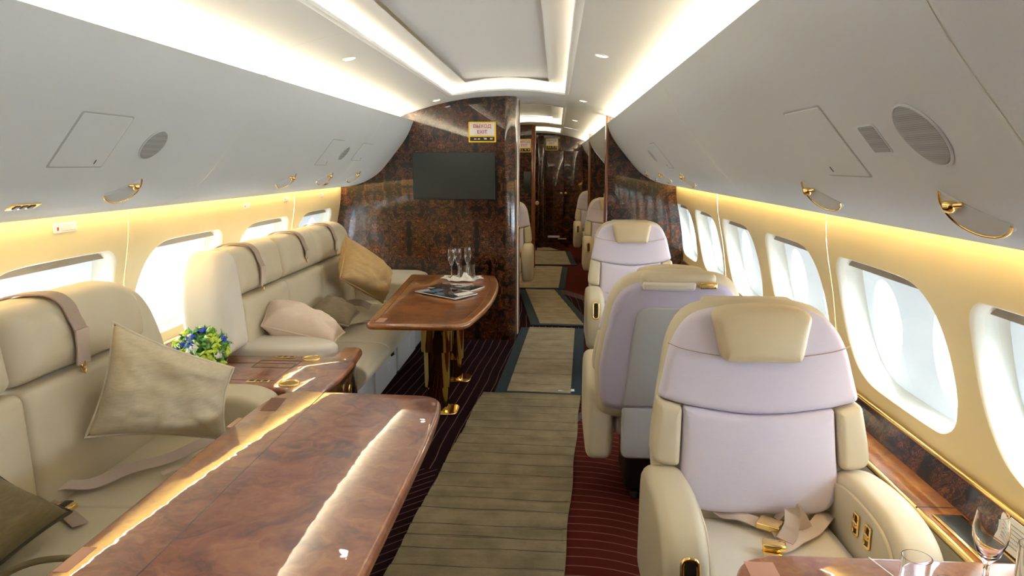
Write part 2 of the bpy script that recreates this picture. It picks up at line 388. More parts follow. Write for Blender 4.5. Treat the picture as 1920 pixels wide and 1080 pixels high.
# arch rings where the sections meet
arch = [(XC-a, b) for a, b in CEIL[::-1]]+[(XC+a, b) for a, b in CEIL[1:]]
for ya in (6.30,):
    pr = arch+[(x, z-.018) for x, z in arch[::-1]]
    sweep('arch_trim', pr, (ya, ya+.05), 'ceiling', cei, closed=True, caps=False, sharp=30)
for y0, y1 in recs:   # lit recesses
    zr = 2.162
    V = []; F = []
    o1 = rpoly([(XC-RW, y0, .0), (XC+RW, y0, .0), (XC+RW, y1, .0), (XC-RW, y1, .0)], 1, .25)
    cxr, cyr = XC, (y0+y1)/2; hy = (y1-y0)/2
    def ring(ins, z): return [(cxr+(x-cxr)*(RW-ins)/RW, cyr+(y-cyr)*(hy-ins)/hy, z(x) if callable(z) else z) for x, y in o1]
    zc = lambda x: 2.20-.038*((x-XC)/RW)**2
    R = [ring(.0, zc), ring(.012, lambda x: zc(x)-.004), ring(.03, lambda x: zc(x)-.002), ring(.034, lambda x: zc(x)+.012), ring(.0, lambda x: zc(x)+.016), ring(-.02, lambda x: zc(x)+.05), ring(.02, lambda x: zc(x)+.075), ring(.16, lambda x: zc(x)+.085)]
    n = len(o1)
    for r_ in R: V += r_
    for j in range(len(R)-1):
        for i in range(n): F.append((j*n+i, j*n+(i+1) % n, (j+1)*n+(i+1) % n, (j+1)*n+i))
    mk('ceiling_recess', V, F, 'ceiling', cei)
    def rx(t, k=.16): return XC+(t*2-1)*(RW-k)
    V = [(rx(i/12), y, 2.20-.038*((rx(i/12)-XC)/RW)**2+.085+.02*math.sin(math.pi*i/12)*(0 if e else 1)) for e, y in ((1, y0+.16), (0, y0+.3), (0, y1-.3), (1, y1-.16)) for i in range(13)]
    mk('recess_panel', V, [(j*13+i, j*13+i+1, (j+1)*13+i+1, (j+1)*13+i) for j in range(3) for i in range(12)], 'ceiling', cei)
    # the strip lies on top of the lip
    V = []; F = []
    for r_ in (ring(.010, lambda x: zc(x)+.022), ring(.028, lambda x: zc(x)+.022)): V += r_
    for i in range(n): F.append((i, (i+1) % n, n+(i+1) % n, n+i))
    tag(mk('light_strip', V, F, 'e_recess'), kind='structure')
# valances, coves, sidewalls
def vpoint(side, s, y, h=0.):
    acc = 0; sg = SG[side]
    for a, b in zip(VC[:-1], VC[1:]):
        L = math.dist(a, b)
        if acc+L >= s or b == VC[-1]:
            q = (s-acc)/L; t = Vector((b[0]-a[0], b[1]-a[1])).normalized(); nx, nz = t[1], -t[0]   # towards the cabin, down
            if nx > 0: nx, nz = -nx, -nz
            d = a[0]+q*(b[0]-a[0])+nx*h; z = a[1]+q*(b[1]-a[1])+nz*h
            return Vector((XC+sg*d, y, z))
        acc += L
Fs = [-.06, 1.0, 1.99, 2.94, 3.94, 4.96, 5.94]
FsR = Fs+[6.9]
OPEN = crc([(0, 1.13), (.006, 1.19), (.05, 1.23), (.12, 1.236), (.35, 1.238), (.58, 1.234), (.68, 1.212), (.76, 1.155), (.815, 1.06), (.85, .95), (.858, .87), (.84, .80), (.78, .757), (.70, .748), (.50, .745), (.30, .748), (.20, .768), (.12, .81), (.05, .90), (.01, 1.02)], 4)
OC = (.44, .98)
for side, sg in SG.items():
    fs = Fs if side == 'left' else FsR; yend = 6.15 if side == 'left' else 6.75
    back = [(.87, 1.99), (.880, 1.993), (.885, 1.985), (.89, 1.965), (1.02, 1.96)]
    under = [(1.47, 1.415), (1.488, 1.422), (1.49, 1.44), (1.46, 1.50)]
    prof = [(XC+sg*a, b) for a, b in back[::-1]+VC[1:]+under[1:]]
    cuts = [Y0, .95, 3.03, 5.1, yend] if side == 'left' else [Y0, 1.1, 3.25, 5.3, yend]
    cuts += [yend+.06, 10.6, Y1]
    root = None
    for i in range(len(cuts)-1):
        a, b = cuts[i]+.0015, cuts[i+1]-.0015
        o = sweep('valance_panel' if root else 'trim_1' if side == 'left' else 'trim_2', prof, (a, b), 'valance', root)
        if not root: root = o; o['kind'] = 'structure'
    V = root
    for cy_ in cuts[1:-1]: sweep('seam_backing', [(XC+sg*(a+.004), b+.004) for a, b in VC], (cy_-.015, cy_+.015), 'valance', root)  # strip added behind each joint to stop light leaking through
    # light strips: in the cove above, and in the slot above the sidewall
    for nm, pr, m_ in (('light_strip', [(.905, 1.976), (.94, 1.976)], 'e_cove'), ('light_strip', [(1.502, 1.475), (1.525, 1.475)], 'e_wash')):
        tag(sweep(nm, [(XC+sg*a, b) for a, b in pr], (Y0+.1, yend-.02), m_), kind='structure')
        tag(sweep(nm, [(XC+sg*a, b) for a, b in pr], (yend+.1, 13.3), m_), kind='structure')
    sweep('cove_shelf', [(XC+sg*a, b) for a, b in [(.97, 1.93), (1.0, 1.93), (1.03, 2.01), (.95, 2.02)]], (Y0, Y1), 'ceiling', cei) if False else None
    # sidewall: dado below, one panel per bay with a cut opening
    low = [(XC+sg*wallx(z), z) for z in [.68-.68*i/10 for i in range(11)]]
    wall = struct('wall_'+side, *(lambda L: ([(x, y, z) for y in (Y0, Y1) for x, z in L], [(j, j+1, len(L)+j+1, len(L)+j) for j in range(len(L)-1)]))(low), 'wall')
    segs = [Y0]
    # plain stretch past the bulkheads
    plainz = [1.47-.79*i/16 for i in range(17)]
    sweep('wall_panel', [(XC+sg*wallx(z), z) for z in plainz], (fs[-1]+.07, Y1), 'wall', wall)
    sweep('wall_panel', [(XC+sg*wallx(z), z) for z in plainz], (Y0, -.05), 'wall', wall) if False else None
    for wi, Fy in enumerate(fs):
        ylo = (fs[wi-1]+.07) if wi else Y0; yhi = Fy+.07
        if wi == 0: ylo = Fy-.98
        P = [(Fy-q, z) for q, z in OPEN]; n = len(P); cy, cz = Fy-OC[0], OC[1]
        a_, b_, c_, d_ = (ylo if wi % 2 else ylo+.0012), (yhi if not wi % 2 else yhi-.0012), .68, 1.47
        outer = []
        for y, z in P:
            dy, dz = y-cy, z-cz; t = 1e9
            if dy > 1e-9: t = min(t, (b_-cy)/dy)
            if dy < -1e-9: t = min(t, (a_-cy)/dy)
            if dz > 1e-9: t = min(t, (d_-cz)/dz)
            if dz < -1e-9: t = min(t, (c_-cz)/dz)
            outer.append([cy+dy*t, cz+dz*t])
        for co in ((a_, c_), (b_, c_), (b_, d_), (a_, d_)):
            k = min(range(n), key=lambda i: math.dist(outer[i], co)); outer[k] = list(co)
        Vv = []; Ff = []; K = 9
        def X(z, e=0): return XC+sg*(wallx(z)+e)
        for j in range(K+1):
            q = j/K
            for i in range(n):
                y = outer[i][0]*(1-q)+P[i][0]*q; z = outer[i][1]*(1-q)+P[i][1]*q; Vv.append((X(z), y, z))
        for j in range(K):
            for i in range(n): Ff.append((j*n+i, j*n+(i+1) % n, (j+1)*n+(i+1) % n, (j+1)*n+i))
        mk('wall_panel', Vv, Ff, 'wall', wall)
        sweep('seam_backing', [(X(1.46-.76*i/10, .004), 1.46-.76*i/10) for i in range(11)], (yhi-.012, yhi+.012), 'wall', wall)  # added behind the gap so no bright sky shows through
        # cowl: rolled rim and reveal
        Vv = []; Ff = []
        rings_ = [(1.0, 0), (.988, .003), (.975, .012), (.968, .03), (.955, .10)]
        for s_, e in rings_:
            for y, z in P: yy = cy+(y-cy)*s_; zz = cz+(z-cz)*s_; Vv.append((X(zz, e), yy, zz))
        for j in range(len(rings_)-1):
            for i in range(n): Ff.append((j*n+i, j*n+(i+1) % n, (j+1)*n+(i+1) % n, (j+1)*n+i))
        win = mk('window_%d' % (wi+1+(len(Fs) if side == 'right' else 0)), Vv, Ff, 'rim'); win['kind'] = 'structure'
        # liner with two portholes
        bm = bmesh.new(); loops = []
        inner = [(cy+(y-cy)*.955, cz+(z-cz)*.955) for y, z in P]
        holes = [ell(.118, .178, 28, Fy-q, .985) for q in (.20, .655)]
        for lp in [inner]+holes:
            vs = [bm.verts.new((y, z, 0)) for y, z in lp]
            for i in range(len(vs)): bm.edges.new((vs[i-1], vs[i]))
        bmesh.ops.triangle_fill(bm, edges=bm.edges[:], use_beauty=True)
        bm.verts.index_update(); Vl = [(X(v.co.y, .10), v.co.x, v.co.y) for v in bm.verts]; Fl = [tuple(v.index for v in f.verts) for f in bm.faces]; bm.free()
        mk('window_liner', Vl, Fl, 'liner', win, smooth=False)
        for h in holes:
            hc = (sum(p[0] for p in h)/28, .985); Vh = []; Fh = []
            for s_, e in ((1, .10), (.97, .108), (.95, .13), (.93, .20)):
                for y, z in h: Vh.append((X(z, e), hc[0]+(y-hc[0])*s_, hc[1]+(z-hc[1])*s_))
            for j in range(3):
                for i in range(28): Fh.append((j*28+i, j*28+(i+1) % 28, (j+1)*28+(i+1) % 28, (j+1)*28+i))
            mk('porthole_frame', Vh, Fh, 'liner', win)
            o = [(X(z, .19), hc[0]+(y-hc[0])*.94, hc[1]+(z-hc[1])*.94) for y, z in h]
            mk('porthole_pane', o, [tuple(range(28))], 'pane', win, smooth=False)
        mk('window_pane', [(X(z, .035), cy+(y-cy)*.966, cz+(z-cz)*.966) for y, z in P], [tuple(range(n))], 'pane', win, smooth=False)
        # shade header along the top of the housing
        yy0, yy1 = Fy-.66, Fy-.02
        Vs = [(X(1.2, .045), yy0, 1.195), (X(1.2, .045), yy1, 1.195), (X(1.2, .045), yy1, 1.232), (X(1.2, .045), yy0+.03, 1.232),
              (X(1.2, .09), yy0, 1.195), (X(1.2, .09), yy1, 1.195), (X(1.2, .09), yy1, 1.232), (X(1.2, .09), yy0+.03, 1.232)]
        mk('shade_header', Vs, [(0, 1, 2, 3), (4, 5, 6, 7), (0, 1, 5, 4), (1, 2, 6, 5), (2, 3, 7, 6), (3, 0, 4, 7)], 'shade', win, smooth=False)
    # ledge under the windows
    t = thing('window_ledge', {'left': 'dark wood window ledge with cream rail behind the left sofas', 'right': 'dark burl wood window ledge with gold nosing along the right wall'}[side], 'ledge', (XC+sg*1.5, 3, .6))
    xw = lambda d, z: (XC+sg*d, z)
    sweep('riser', [xw(1.600, .598), xw(1.600, .612), xw(1.632, .685), xw(1.65, .685), xw(1.65, .598)], (-.7, yend-.03), 'burl' if side == 'right' else 'wood', t, closed=True, sharp=30)
    tube('rail', [(XC+sg*1.628, -.7, .69), (XC+sg*1.628, yend-.03, .69)], .009, 'gold' if side == 'right' else 'cream_trim', t)
    sweep('ledge_top', [xw(1.495, .572), xw(1.488, .58), xw(1.488, .592), xw(1.495, .60), xw(1.61, .60), xw(1.61, .572)], (-.7, yend-.03), 'wood2', t, closed=True, sharp=30)
    if side == 'right':
        tube('nosing', [(XC+1.49, -.7, .588), (XC+1.49, yend-.03, .588)], .012, 'gold', t)
        sweep('side_panel', [xw(1.50, .57), xw(1.50, .05), xw(1.52, .05), xw(1.52, .57)], (-.7, yend-.03), 'leather', t, closed=True, sharp=30)
        for yj in (1.97, 1.35, 3.6):
            box('joint_line', (XC+1.485, yj-.002, .599), (XC+1.605, yj+.002, .6008), 'dark', t, smooth=False)
# unseen shell added behind the panels to keep sky light from leaking in
for sg in (-1, 1):
    h = sweep('light_block_shell', [(XC, 2.46), (XC+sg*.6, 2.40), (XC+sg*1.2, 2.12), (XC+sg*1.62, 1.66), (XC+sg*1.66, 1.50), (XC+sg*1.54, 1.475)], (Y0, Y1), 'white', cei)
    mk('end_cap', [(XC, Y0, 2.46), (XC+sg*1.7, Y0, 2.46), (XC+sg*1.7, Y0, 1.4), (XC, Y0, 1.4)], [(0, 1, 2, 3)], 'white', cei, smooth=False)
# back wall behind the camera
struct('wall_back', [(XC-1.7, Y0, 0), (XC+1.7, Y0, 0), (XC+1.7, Y0, 2.4), (XC-1.7, Y0, 2.4)], [(0, 1, 2, 3)], 'burl', smooth=False)
# ------------------------------------------------------------------ bulkheads
def section(sg, inner, zb=0.):
    """closed XZ outline of a bulkhead on one side, from the aisle edge out to the sidewall"""
    top = [(XC+sg*a, b+.004) for a, b in CEIL]
    ins = [p for p in top if (p[0]-inner)*sg > 0]
    zt = max([b for a, b in top if (a-inner)*sg <= 0][-1:] or [2.2])
    rest = [(XC+sg*a, b+.002) for a, b in [(.955, 1.995), (.90, 1.99)]]+[(XC+sg*(a+.0), b) for a, b in VC[0:]]+[(XC+sg*1.5, 1.43), (XC+sg*1.555, 1.43)]
    w = [(XC+sg*wallx(z), z) for z in [1.40-1.40*i/14 for i in range(15)]]
    return [(inner, zb), (inner, zt)]+ins+rest+w
def slab(name, outline, y, th, mat, parent=None):
    n = len(outline); V = [(x, y, z) for x, z in outline]+[(x, y+th, z) for x, z in outline]
    bm = bmesh.new(); vs = [bm.verts.new(v) for v in V]
    for a in range(2):
        for i in range(n): bm.edges.new((vs[a*n+i], vs[a*n+(i+1) % n]))
    ff = bmesh.ops.triangle_fill(bm, edges=[e for e in bm.edges if e.verts[0].co.y < y+th/2], normal=(0, -1, 0))
    ff = bmesh.ops.triangle_fill(bm, edges=[e for e in bm.edges if min(e.verts[0].co.y, e.verts[1].co.y) > y+th/2], normal=(0, 1, 0))
    for i in range(n): bm.faces.new((vs[i], vs[(i+1) % n], vs[n+(i+1) % n], vs[n+i]))
    bm.verts.index_update(); F = [tuple(v.index for v in f.verts) for f in bm.faces]; VV = [tuple(v.co) for v in bm.verts]; bm.free()
    o = mk(name, VV, F, mat, parent, smooth=False)
    if not parent: o['kind'] = 'structure'
    return o
bl = slab('wall_front_left', section(-1, -.463), 6.15, .22, 'burl')
q = [(-.463+.10*math.sin(math.pi/2*i/8), 6.25-.10*math.cos(math.pi/2*i/8)) for i in range(9)]+[(-.363, 6.37), (-.463, 6.37)]
def prism(name, plan, z0, z1, mat, parent=None, **k):
    n = len(plan); V = [(x, y, z) for z in (z0, z1) for x, y in plan]
    F = [(i, (i+1) % n, n+(i+1) % n, n+i) for i in range(n)]+[tuple(range(n)), tuple(n+i for i in range(n))]
    return mk(name, V, F, mat, parent, **k)
prism('rounded_corner', q, 0, 2.198, 'burl', bl, sharp=40)
box('door_jamb', (-.40, 6.37, 0), (-.355, 6.43, 2.197), 'white', bl, .004)
box('door_jamb', (-.42, 6.43, 0), (-.345, 6.50, 2.197), 'strip', bl, .004)
box('pocket_door_edge', (-.44, 6.50, 0), (-.365, 6.56, 2.19), 'white', bl, .004)
lathe('door_pull', [(.0, -.006), (.013, -.006), (.016, 0), (.013, .004), (.0, .006)], (-.352, 6.425, 1.02), 'gold', bl, 16, 'y')
br = slab('wall_front_right', section(1, .49), 6.75, .10, 'burl')
box('door_jamb', (.468, 6.735, 0), (.495, 6.87, 2.17), 'strip', br, .004)
b2 = slab('wall_mid_left', section(-1, -.37), 10.6, .10, 'burl')
box('door_jamb', (-.385, 10.585, 0), (-.325, 10.71, 2.19), 'strip', b2, .004)
b3 = slab('wall_mid_right', section(1, .51), 10.6, .10, 'burl')
box('door_jamb', (.48, 10.585, 0), (.515, 10.71, 2.17), 'strip', b3, .004)
box('wall_screen', (-.50, 10.575, 1.18), (-.395, 10.6, 1.50), 'screen', b2, .003)
lathe('door_pull', [(.0, -.03), (.03, -.03), (.034, -.015), (.02, 0), (.02, .02)], (-.30, 10.62, 1.02), 'gold', b2, 16, 'y')
f1 = slab('wall_front', section(-1, -.40)[:], 13.4, .06, 'burl')
slab('wall_section', [(x, z) for x, z in section(1, -.40)], 13.4, .06, 'burl', f1)
box('wall_post', (-.36, 13.2, 0), (-.24, 13.4, 2.15), 'burl', f1, .03)
for x0, x1, kx in ((-.20, .128, .09), (.138, .50, .178)):
    d = box('wardrobe_door', (x0, 13.375, .10), (x1, 13.405, 1.86), 'burl', f1, .006)
    lathe('door_knob', [(.0, -.045), (.022, -.043), (.030, -.030), (.022, -.016), (.012, -.010), (.026, -.004), (.026, 0)], (kx, 13.375, 1.06), 'gold', d, 16, 'y')
    d['kind'] = 'structure'
for y_, x0 in ((13.39, -.15),):
    g = box('kick_sign', (-.16, 13.365, .195), (.07, 13.375, .235), 'grey_plastic', f1, .002)
    box('kick_sign', (.04, 13.362, .165), (.2, 13.372, .185), 'cream_trim', f1, .002)
# ------------------------------------------------------------------ exit signs
def text_obj(name, s, size, T, mat, parent, ext=.0015, bold=.0):
    cu = bpy.data.curves.new('t', 'FONT'); cu.body = s; cu.size = size; cu.align_x = 'CENTER'; cu.align_y = 'CENTER'; cu.extrude = ext; cu.offset = bold
    ob = bpy.data.objects.new('t', cu); S.collection.objects.link(ob)
    dg = bpy.context.evaluated_depsgraph_get(); me = ob.evaluated_get(dg).to_mesh()
    V = [T(*v.co) for v in me.vertices]; F = [tuple(p.vertices) for p in me.polygons]
    ob.evaluated_get(dg).to_mesh_clear(); bpy.data.objects.remove(ob)
    return mk(name, V, F, mat, parent, smooth=False)
def exit_sign(x, y, z, w, h, label, rows=1, skewed=False):
    t = thing('exit_sign', label, 'sign', (x, y, z), 'exit signs on the partitions')
    T = lambda a, b, c: (x+a, y-.012-c, z+b)
    pad('frame', rr(w, h, .008, 3), lambda a, b, c: (x+a, y-.008-c, z+b), .016, .004, 'yellow', t, rings=0)
    hz = h*.60 if rows == 1 else h*.52; zc_ = h/2-.012-hz/2
    box('panel', (-w/2+.013, zc_-hz/2, .004), (w/2-.013, zc_+hz/2, .006), 'paper', t, T=T, smooth=False)
    T2 = lambda dz: (lambda a, b, c: (x+a, y-.0205-c, z+dz+b))
    text_obj('lettering', 'ВЫХОД', hz*.40, T2(zc_+hz*.23), 'red', t, bold=0)
    text_obj('lettering', 'EXIT', hz*.42, T2(zc_-hz*.22), 'red', t, bold=0)
    hb = h-.036-hz
    for k_ in range(rows):
        hh = hb/rows-(.006 if rows > 1 else 0); zb = -h/2+.012+hb/rows*k_+hh/2
        box('pictogram_strip', (-w/2+.013, zb-hh/2, .004), (w/2-.013, zb+hh/2, .006), 'dark', t, T=T, smooth=False)
        if k_ == rows-1:
            for px, wd in ((-.25, .10), (-.12, .08), (.12, .1), (.33, .1)):
                box('pictogram', (w*px-wd*w/2, zb-hh*.12, .006), (w*px+wd*w/2, zb+hh*.12, .007), 'paper', t, T=T, smooth=False)
            box('pictogram', (-w*.20-.004, zb-.005, .006), (-w*.20+.004, zb+.005, .0075), 'red', t, T=T, smooth=False)
            for px, sx in ((.10, -1), (.34, 1)):
                box('pictogram', (w*px-.014, zb+hh*.16, .006), (w*px+.014, zb+hh*.26, .007), 'paper', t, T=T, smooth=False)
    return t
exit_sign(-.659, 6.15, 1.889, .243, .178, 'yellow framed exit sign above the black television')
exit_sign(-.50, 10.6, 1.889, .215, .20, 'yellow framed exit sign cut off by the middle partition doorway', 1)
exit_sign(-.10, 13.37, 1.985, .235, .225, 'small yellow framed exit sign above the far wardrobe doors', 2)
# ------------------------------------------------------------------ television
t = thing('television', 'flat black television mounted on the dark burl partition', 'television', (-.916, 6.14, 1.5))
pad('casing', rr(.735, .418, .004, 2, cx=-.916, cy=1.508), XZ(6.125), .04, .004, 'dark', t, rings=0)
box('screen', (-1.277, 6.1035, 1.305), (-.555, 6.106, 1.711), 'screen', t, smooth=False)
# ------------------------------------------------------------------ valance fittings
def von(side, s0, y0):
    """map (a along y, b down the valance, c proud) onto the valance"""
    return lambda a, b, c: vpoint(side, s0+b, y0+a, c)
def groove_panel(side, s, y, w, h, label, latch=True):
    t = thing('access_panel', label, 'panel', vpoint(side, s, y), 'access panels in the valances')
    T = von(side, s, y)
    pad('gap', rr(w+.012, h+.012, .012, 3, .03), T, .0016, .0007, 'groove', t, rings=2)
    pad('cover', rr(w, h, .010, 3, .03), lambda a, b, c: T(a, b, c+.0012), .003, .0012, 'valance', t, rings=3)
    if latch: pad('latch', rr(.004, .018, .002, 2), lambda a, b, c: T(a+w*.30, b+h*.40, c+.003), .002, .001, 'dark', t, rings=0)
groove_panel('left', .368, 2.12, .245, .205, 'large square access panel in the left valance beside the near speaker')
groove_panel('left', .365, 4.42, .235, .20, 'access panel in the left valance before the small far speaker')
groove_panel('left', .345, 5.12, .26, .15, 'access panel in the left valance nearest the television partition')
groove_panel('right', .393, 1.835, .25, .21, 'large square access panel in the right valance near the oval speaker')
groove_panel('right', .39, 4.60, .22, .20, 'access panel in the right valance toward the partition')
def speaker(side, s, y, r, label):
    t = thing('ceiling_speaker', label, 'speaker', vpoint(side, s, y), 'round speakers in the valances'); T = von(side, s, y)
    pad('grille', ell(r, r*1.02, 36), T, .008, .003, 'mesh', t, rings=3)
    tube('ring', [T(a, b, .002) for a, b in ell(r+.003, r*1.02+.003, 36)], .0028, 'valance', t, closed=True, n=6)
speaker('left', .372, 2.455, .062, 'round grey mesh speaker in the near left valance')
speaker('left', .365, 4.72, .055, 'small far mesh speaker in the left valance')
speaker('right', .392, 1.357, .068, 'large round grey mesh speaker in the right valance')
speaker('right', .385, 5.0, .05, 'far mesh speaker edge in the right valance')
t = thing('mesh_vent', 'small rectangular grey mesh vent between panel and speaker', 'vent', vpoint('right', .392, 1.55)); T = von('right', .392, 1.553)
pad('grille', rr(.075, .068, .006, 3, .02), T, .006, .002, 'mesh', t, rings=2)
tube('frame', [T(a, b, .001) for a, b in rr(.08, .073, .006, 3, .02)], .002, 'valance', t, closed=True, n=6)
def reading_light(side, s, y, label):
    t = thing('reading_light', label, 'lamp', vpoint(side, s, y), 'gold reading lights in the valances')
    r = .078; rq = .066; lift = .024; s0 = s-.014; pv = (-.766, .642); qv = (.642, .766)
    def uv(a, b): return (a*pv[0]+(b-.012)*qv[0], a*pv[1]+(b-.012)*qv[1])
    def T(a, b, c):   # a along the straight edge (far top to near bottom), b towards the proud far lower rim
        k = max(0, min(1, b/rq)); dy, ds = uv(a, b); return vpoint(side, s0+ds, y+dy, lift*k**1.1+c)
    D = [(r*math.cos(math.pi*i/24), rq*math.sin(math.pi*i/24)) for i in range(25)]
    out = [(-r+2*r*i/10, 0) for i in range(1, 10)]+D
    pad('bowl', out, lambda a, b, c: T(a, b, c), .006, .002, 'valance', t, rings=3)
    arc = D
    V = [T(a, b, 0) for a, b in arc]+[vpoint(side, s0+uv(a*1.08, b*1.08)[1], y+uv(a*1.08, b*1.08)[0], -.002) for a, b in arc]
    mk('bezel', V, [(i, i+1, 26+i, 25+i) for i in range(24)], 'valance', t)
    tube('gold_rim', [T(a*.97, b*.97, .003) for a, b in arc], .0034, 'gold', t, n=8)
    c0 = T(-.045, .014, .008)
    e = lathe('eyeball', [(0, -.015), (.009, -.013), (.014, -.008), (.016, 0), (.014, .008), (.010, .011), (.0, .010)], tuple(c0), 'gold', t, 20)
    tube('stem', [T(-.02, .0, .003), T(-.035, .006, .008), T(-.045, .014, .012)], .006, 'gold', t)
for y, l in ((1.80, 'gold rimmed reading light cut by the left edge of the photo'), (2.48, 'large gold rimmed reading light above the near left window'), (4.045, 'gold rimmed reading light above the first window of the far sofa'),
             (4.74, 'middle gold reading light of the far left row'), (5.42, 'gold reading light nearest the television on the left')): reading_light('left', .605, y, l)
for y, l in ((1.40, 'large gold rimmed reading light at the right edge'), (2.19, 'gold rimmed reading light above the near chair window'), (4.39, 'gold reading light midway down the right valance'),
             (5.30, 'second to last reading light on the right valance'), (6.10, 'reading light nearest the right partition')): reading_light('right', .605, y, l)
t = thing('switch_plate', 'small gold switch plate with three dark buttons under left valance', 'switch', vpoint('left', .67, 2.07)); T = von('left', .668, 2.07)
pad('plate', rr(.125, .034, .003, 2, .03), T, .006, .002, 'gold', t, rings=1)
for k_ in (-.032, 0, .032): pad('button', rr(.022, .020, .002, 2), lambda a, b, c: T(a+k_, b, c+.004), .003, .001, 'dark', t, rings=0)
t = thing('switch_plate', 'tiny gold plate beside the middle reading light on the left', 'switch', vpoint('left', .68, 4.95)); T3 = von('left', .70, 5.02)
pad('plate', rr(.07, .026, .003, 2, .03), T3, .006, .002, 'gold', t, rings=1); pad('button', rr(.04, .014, .002, 2), lambda a, b, c: T3(a, b, c+.003), .003, .001, 'dark', t, rings=0)
def placard(side, y, z, w, h, label):
    sg = SG[side]; t = thing('placard', label, 'sign', (XC+sg*wallx(z), y, z), 'white placards above the left windows')
    T = lambda a, b, c: (XC+sg*(wallx(z+b)-.002-c), y+a, z+b)
    pad('card', rr(w, h, .003, 2, .03), T, .002, .0008, 'paper', t, rings=1)
    for i_, (l_, wd) in enumerate(((.26, .62), (.08, .40), (-.12, .45), (-.30, .62))):
        box('print_line', (w*(-.18), h*l_-h*.02, .0012), (w*(-.18+wd), h*l_+h*.02, .0016), 'greyprint', t, T=T, smooth=False)
    box('red_mark', (-w*.34, -h*.25, .0012), (-w*.27, h*.12, .0016), 'red', t, T=T, smooth=False)
placard('left', 2.60, 1.362, .135, .038, 'largest white placard on the wall above the near window')
placard('left', 4.225, 1.352, .095, .034, 'white placard above the far sofa, nearest of its three')
placard('left', 4.865, 1.363, .09, .036, 'white placard above the middle of the far sofa')
placard('left', 5.62, 1.362, .09, .036, 'white placard closest to the television partition')
for x, y, l in ((-1.04, 3.504, 'recessed ceiling downlight, left near one'), (-1.01, 5.85, 'recessed ceiling downlight above the television partition'), (.214, 3.535, 'recessed ceiling downlight, right near one'), (.215, 5.98, 'recessed ceiling downlight above the right doorway'),
                (.215, 8.6, 'tiny downlight in the ceiling beyond the doorway')):
    d = abs(x-XC); zc_ = 2.2
    for a, b in zip(CEIL[:-1], CEIL[1:]):
        if a[0] <= d <= b[0]: q = (d-a[0])/(b[0]-a[0]); zc_ = a[1]+q*(b[1]-a[1]); sl = (b[1]-a[1])/(b[0]-a[0])*(1 if x > XC else -1)
    t = thing('downlight', l, 'lamp', (x, y, zc_), 'ceiling downlights')
    T = lambda a, b, c: (x+a, y+b, zc_+sl*a-.002-c)
    tube('ring', [T(a, b, .0) for a, b in ell(.030, .030, 24)], .004, 'white', t, closed=True, n=6)
    pad('lens', ell(.027, .027, 24), T, .004, .001, 'e_down', t, rings=1)
# ------------------------------------------------------------------ floor mats
def quadmat(name, c, z0, th, mat, parent, nu=10, nv=60, rip=.0, seed=0, pitch=.11, amp=.006):
    """c: near-left, near-right, far-right, far-left"""
    random.seed(seed); c = [Vector(p) for p in c]; V = []; L = (c[3]-c[0]).length
    seams = []; s = 0
    while s < 1: s += (pitch*(.75+random.random()*.5))/L; seams.append(s)
    ph = [random.uniform(-.25, .25) for _ in range(len(seams)+1)]
    def H(u, v):
        h = 1.
        for i, sm in enumerate(seams):
            d = abs((v+ph[i]*.02*(u-.5)-sm)*L); h = min(h, (d/.018))
        h = min(1, h)
        tt = 0; prev = 0
        for sm in seams:
            if v < sm: tt = (v-prev)/(sm-prev+1e-6); break
            prev = sm
        return amp*h**.5+(amp*.9*tt if amp > .004 else 0)+amp*.5*math.sin(v*L*23+u*2+ph[0]*9)*math.sin(u*5+v*L*4) if amp else 0
    for j in range(nv+1):
        for i in range(nu+1):
            u, v = i/nu, j/nv; p = (c[0]*(1-u)+c[1]*u)*(1-v)+(c[3]*(1-u)+c[2]*u)*v
            e = .004*math.sin(v*L*9+seed) if u in (0, 1) and rip else 0
            V.append((p[0]+e, p[1], z0+th+H(u, v)))
    N_ = len(V); V += [(x, y, z0) for x, y, z in V]; F = []
    w = nu+1
    for j in range(nv):
        for i in range(nu): F.append((j*w+i, j*w+i+1, (j+1)*w+i+1, (j+1)*w+i))
    for j in range(nv): F.append((j*w, (j+1)*w, N_+(j+1)*w, N_+j*w)); F.append((j*w+nu, (j+1)*w+nu, N_+(j+1)*w+nu, N_+j*w+nu))
    for i in range(nu): F.append((i, i+1, N_+i+1, N_+i)); F.append((nv*w+i, nv*w+i+1, N_+nv*w+i+1, N_+nv*w+i))
    o = mk(name, V, F, mat, parent, sharp=60)
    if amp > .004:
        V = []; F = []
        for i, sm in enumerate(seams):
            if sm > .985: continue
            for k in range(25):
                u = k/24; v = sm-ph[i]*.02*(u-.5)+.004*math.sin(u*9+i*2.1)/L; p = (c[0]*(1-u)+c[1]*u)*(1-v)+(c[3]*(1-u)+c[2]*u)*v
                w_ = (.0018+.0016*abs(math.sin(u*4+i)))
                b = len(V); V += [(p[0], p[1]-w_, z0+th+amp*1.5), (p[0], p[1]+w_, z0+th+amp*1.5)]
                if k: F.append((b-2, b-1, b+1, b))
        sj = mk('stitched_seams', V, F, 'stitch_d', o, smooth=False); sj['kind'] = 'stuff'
    return o
def lerp2(c, u, v): return (Vector(c[0])*(1-u)+Vector(c[1])*u)*(1-v)+(Vector(c[3])*(1-u)+Vector(c[2])*u)*v
G = 'floor mats laid down the aisle'
c = [(-.69, 2.0), (.015, 2.0), (.182, 4.585), (-.507, 4.62)]
m1 = quadmat('floor_mat', c, .0015, .006, 'quilt', None, 14, 220, 1, 3, .125, .008); tag(m1, 'long olive canvas runner nearest the camera, no dark border', 'mat', G)
for u in (.025, .975):
    pth = [lerp2(c, u, v/40) for v in range(41)]; tube('edge_binding', [(p[0], p[1], .014) for p in pth], .004, 'quilt', m1, n=6)
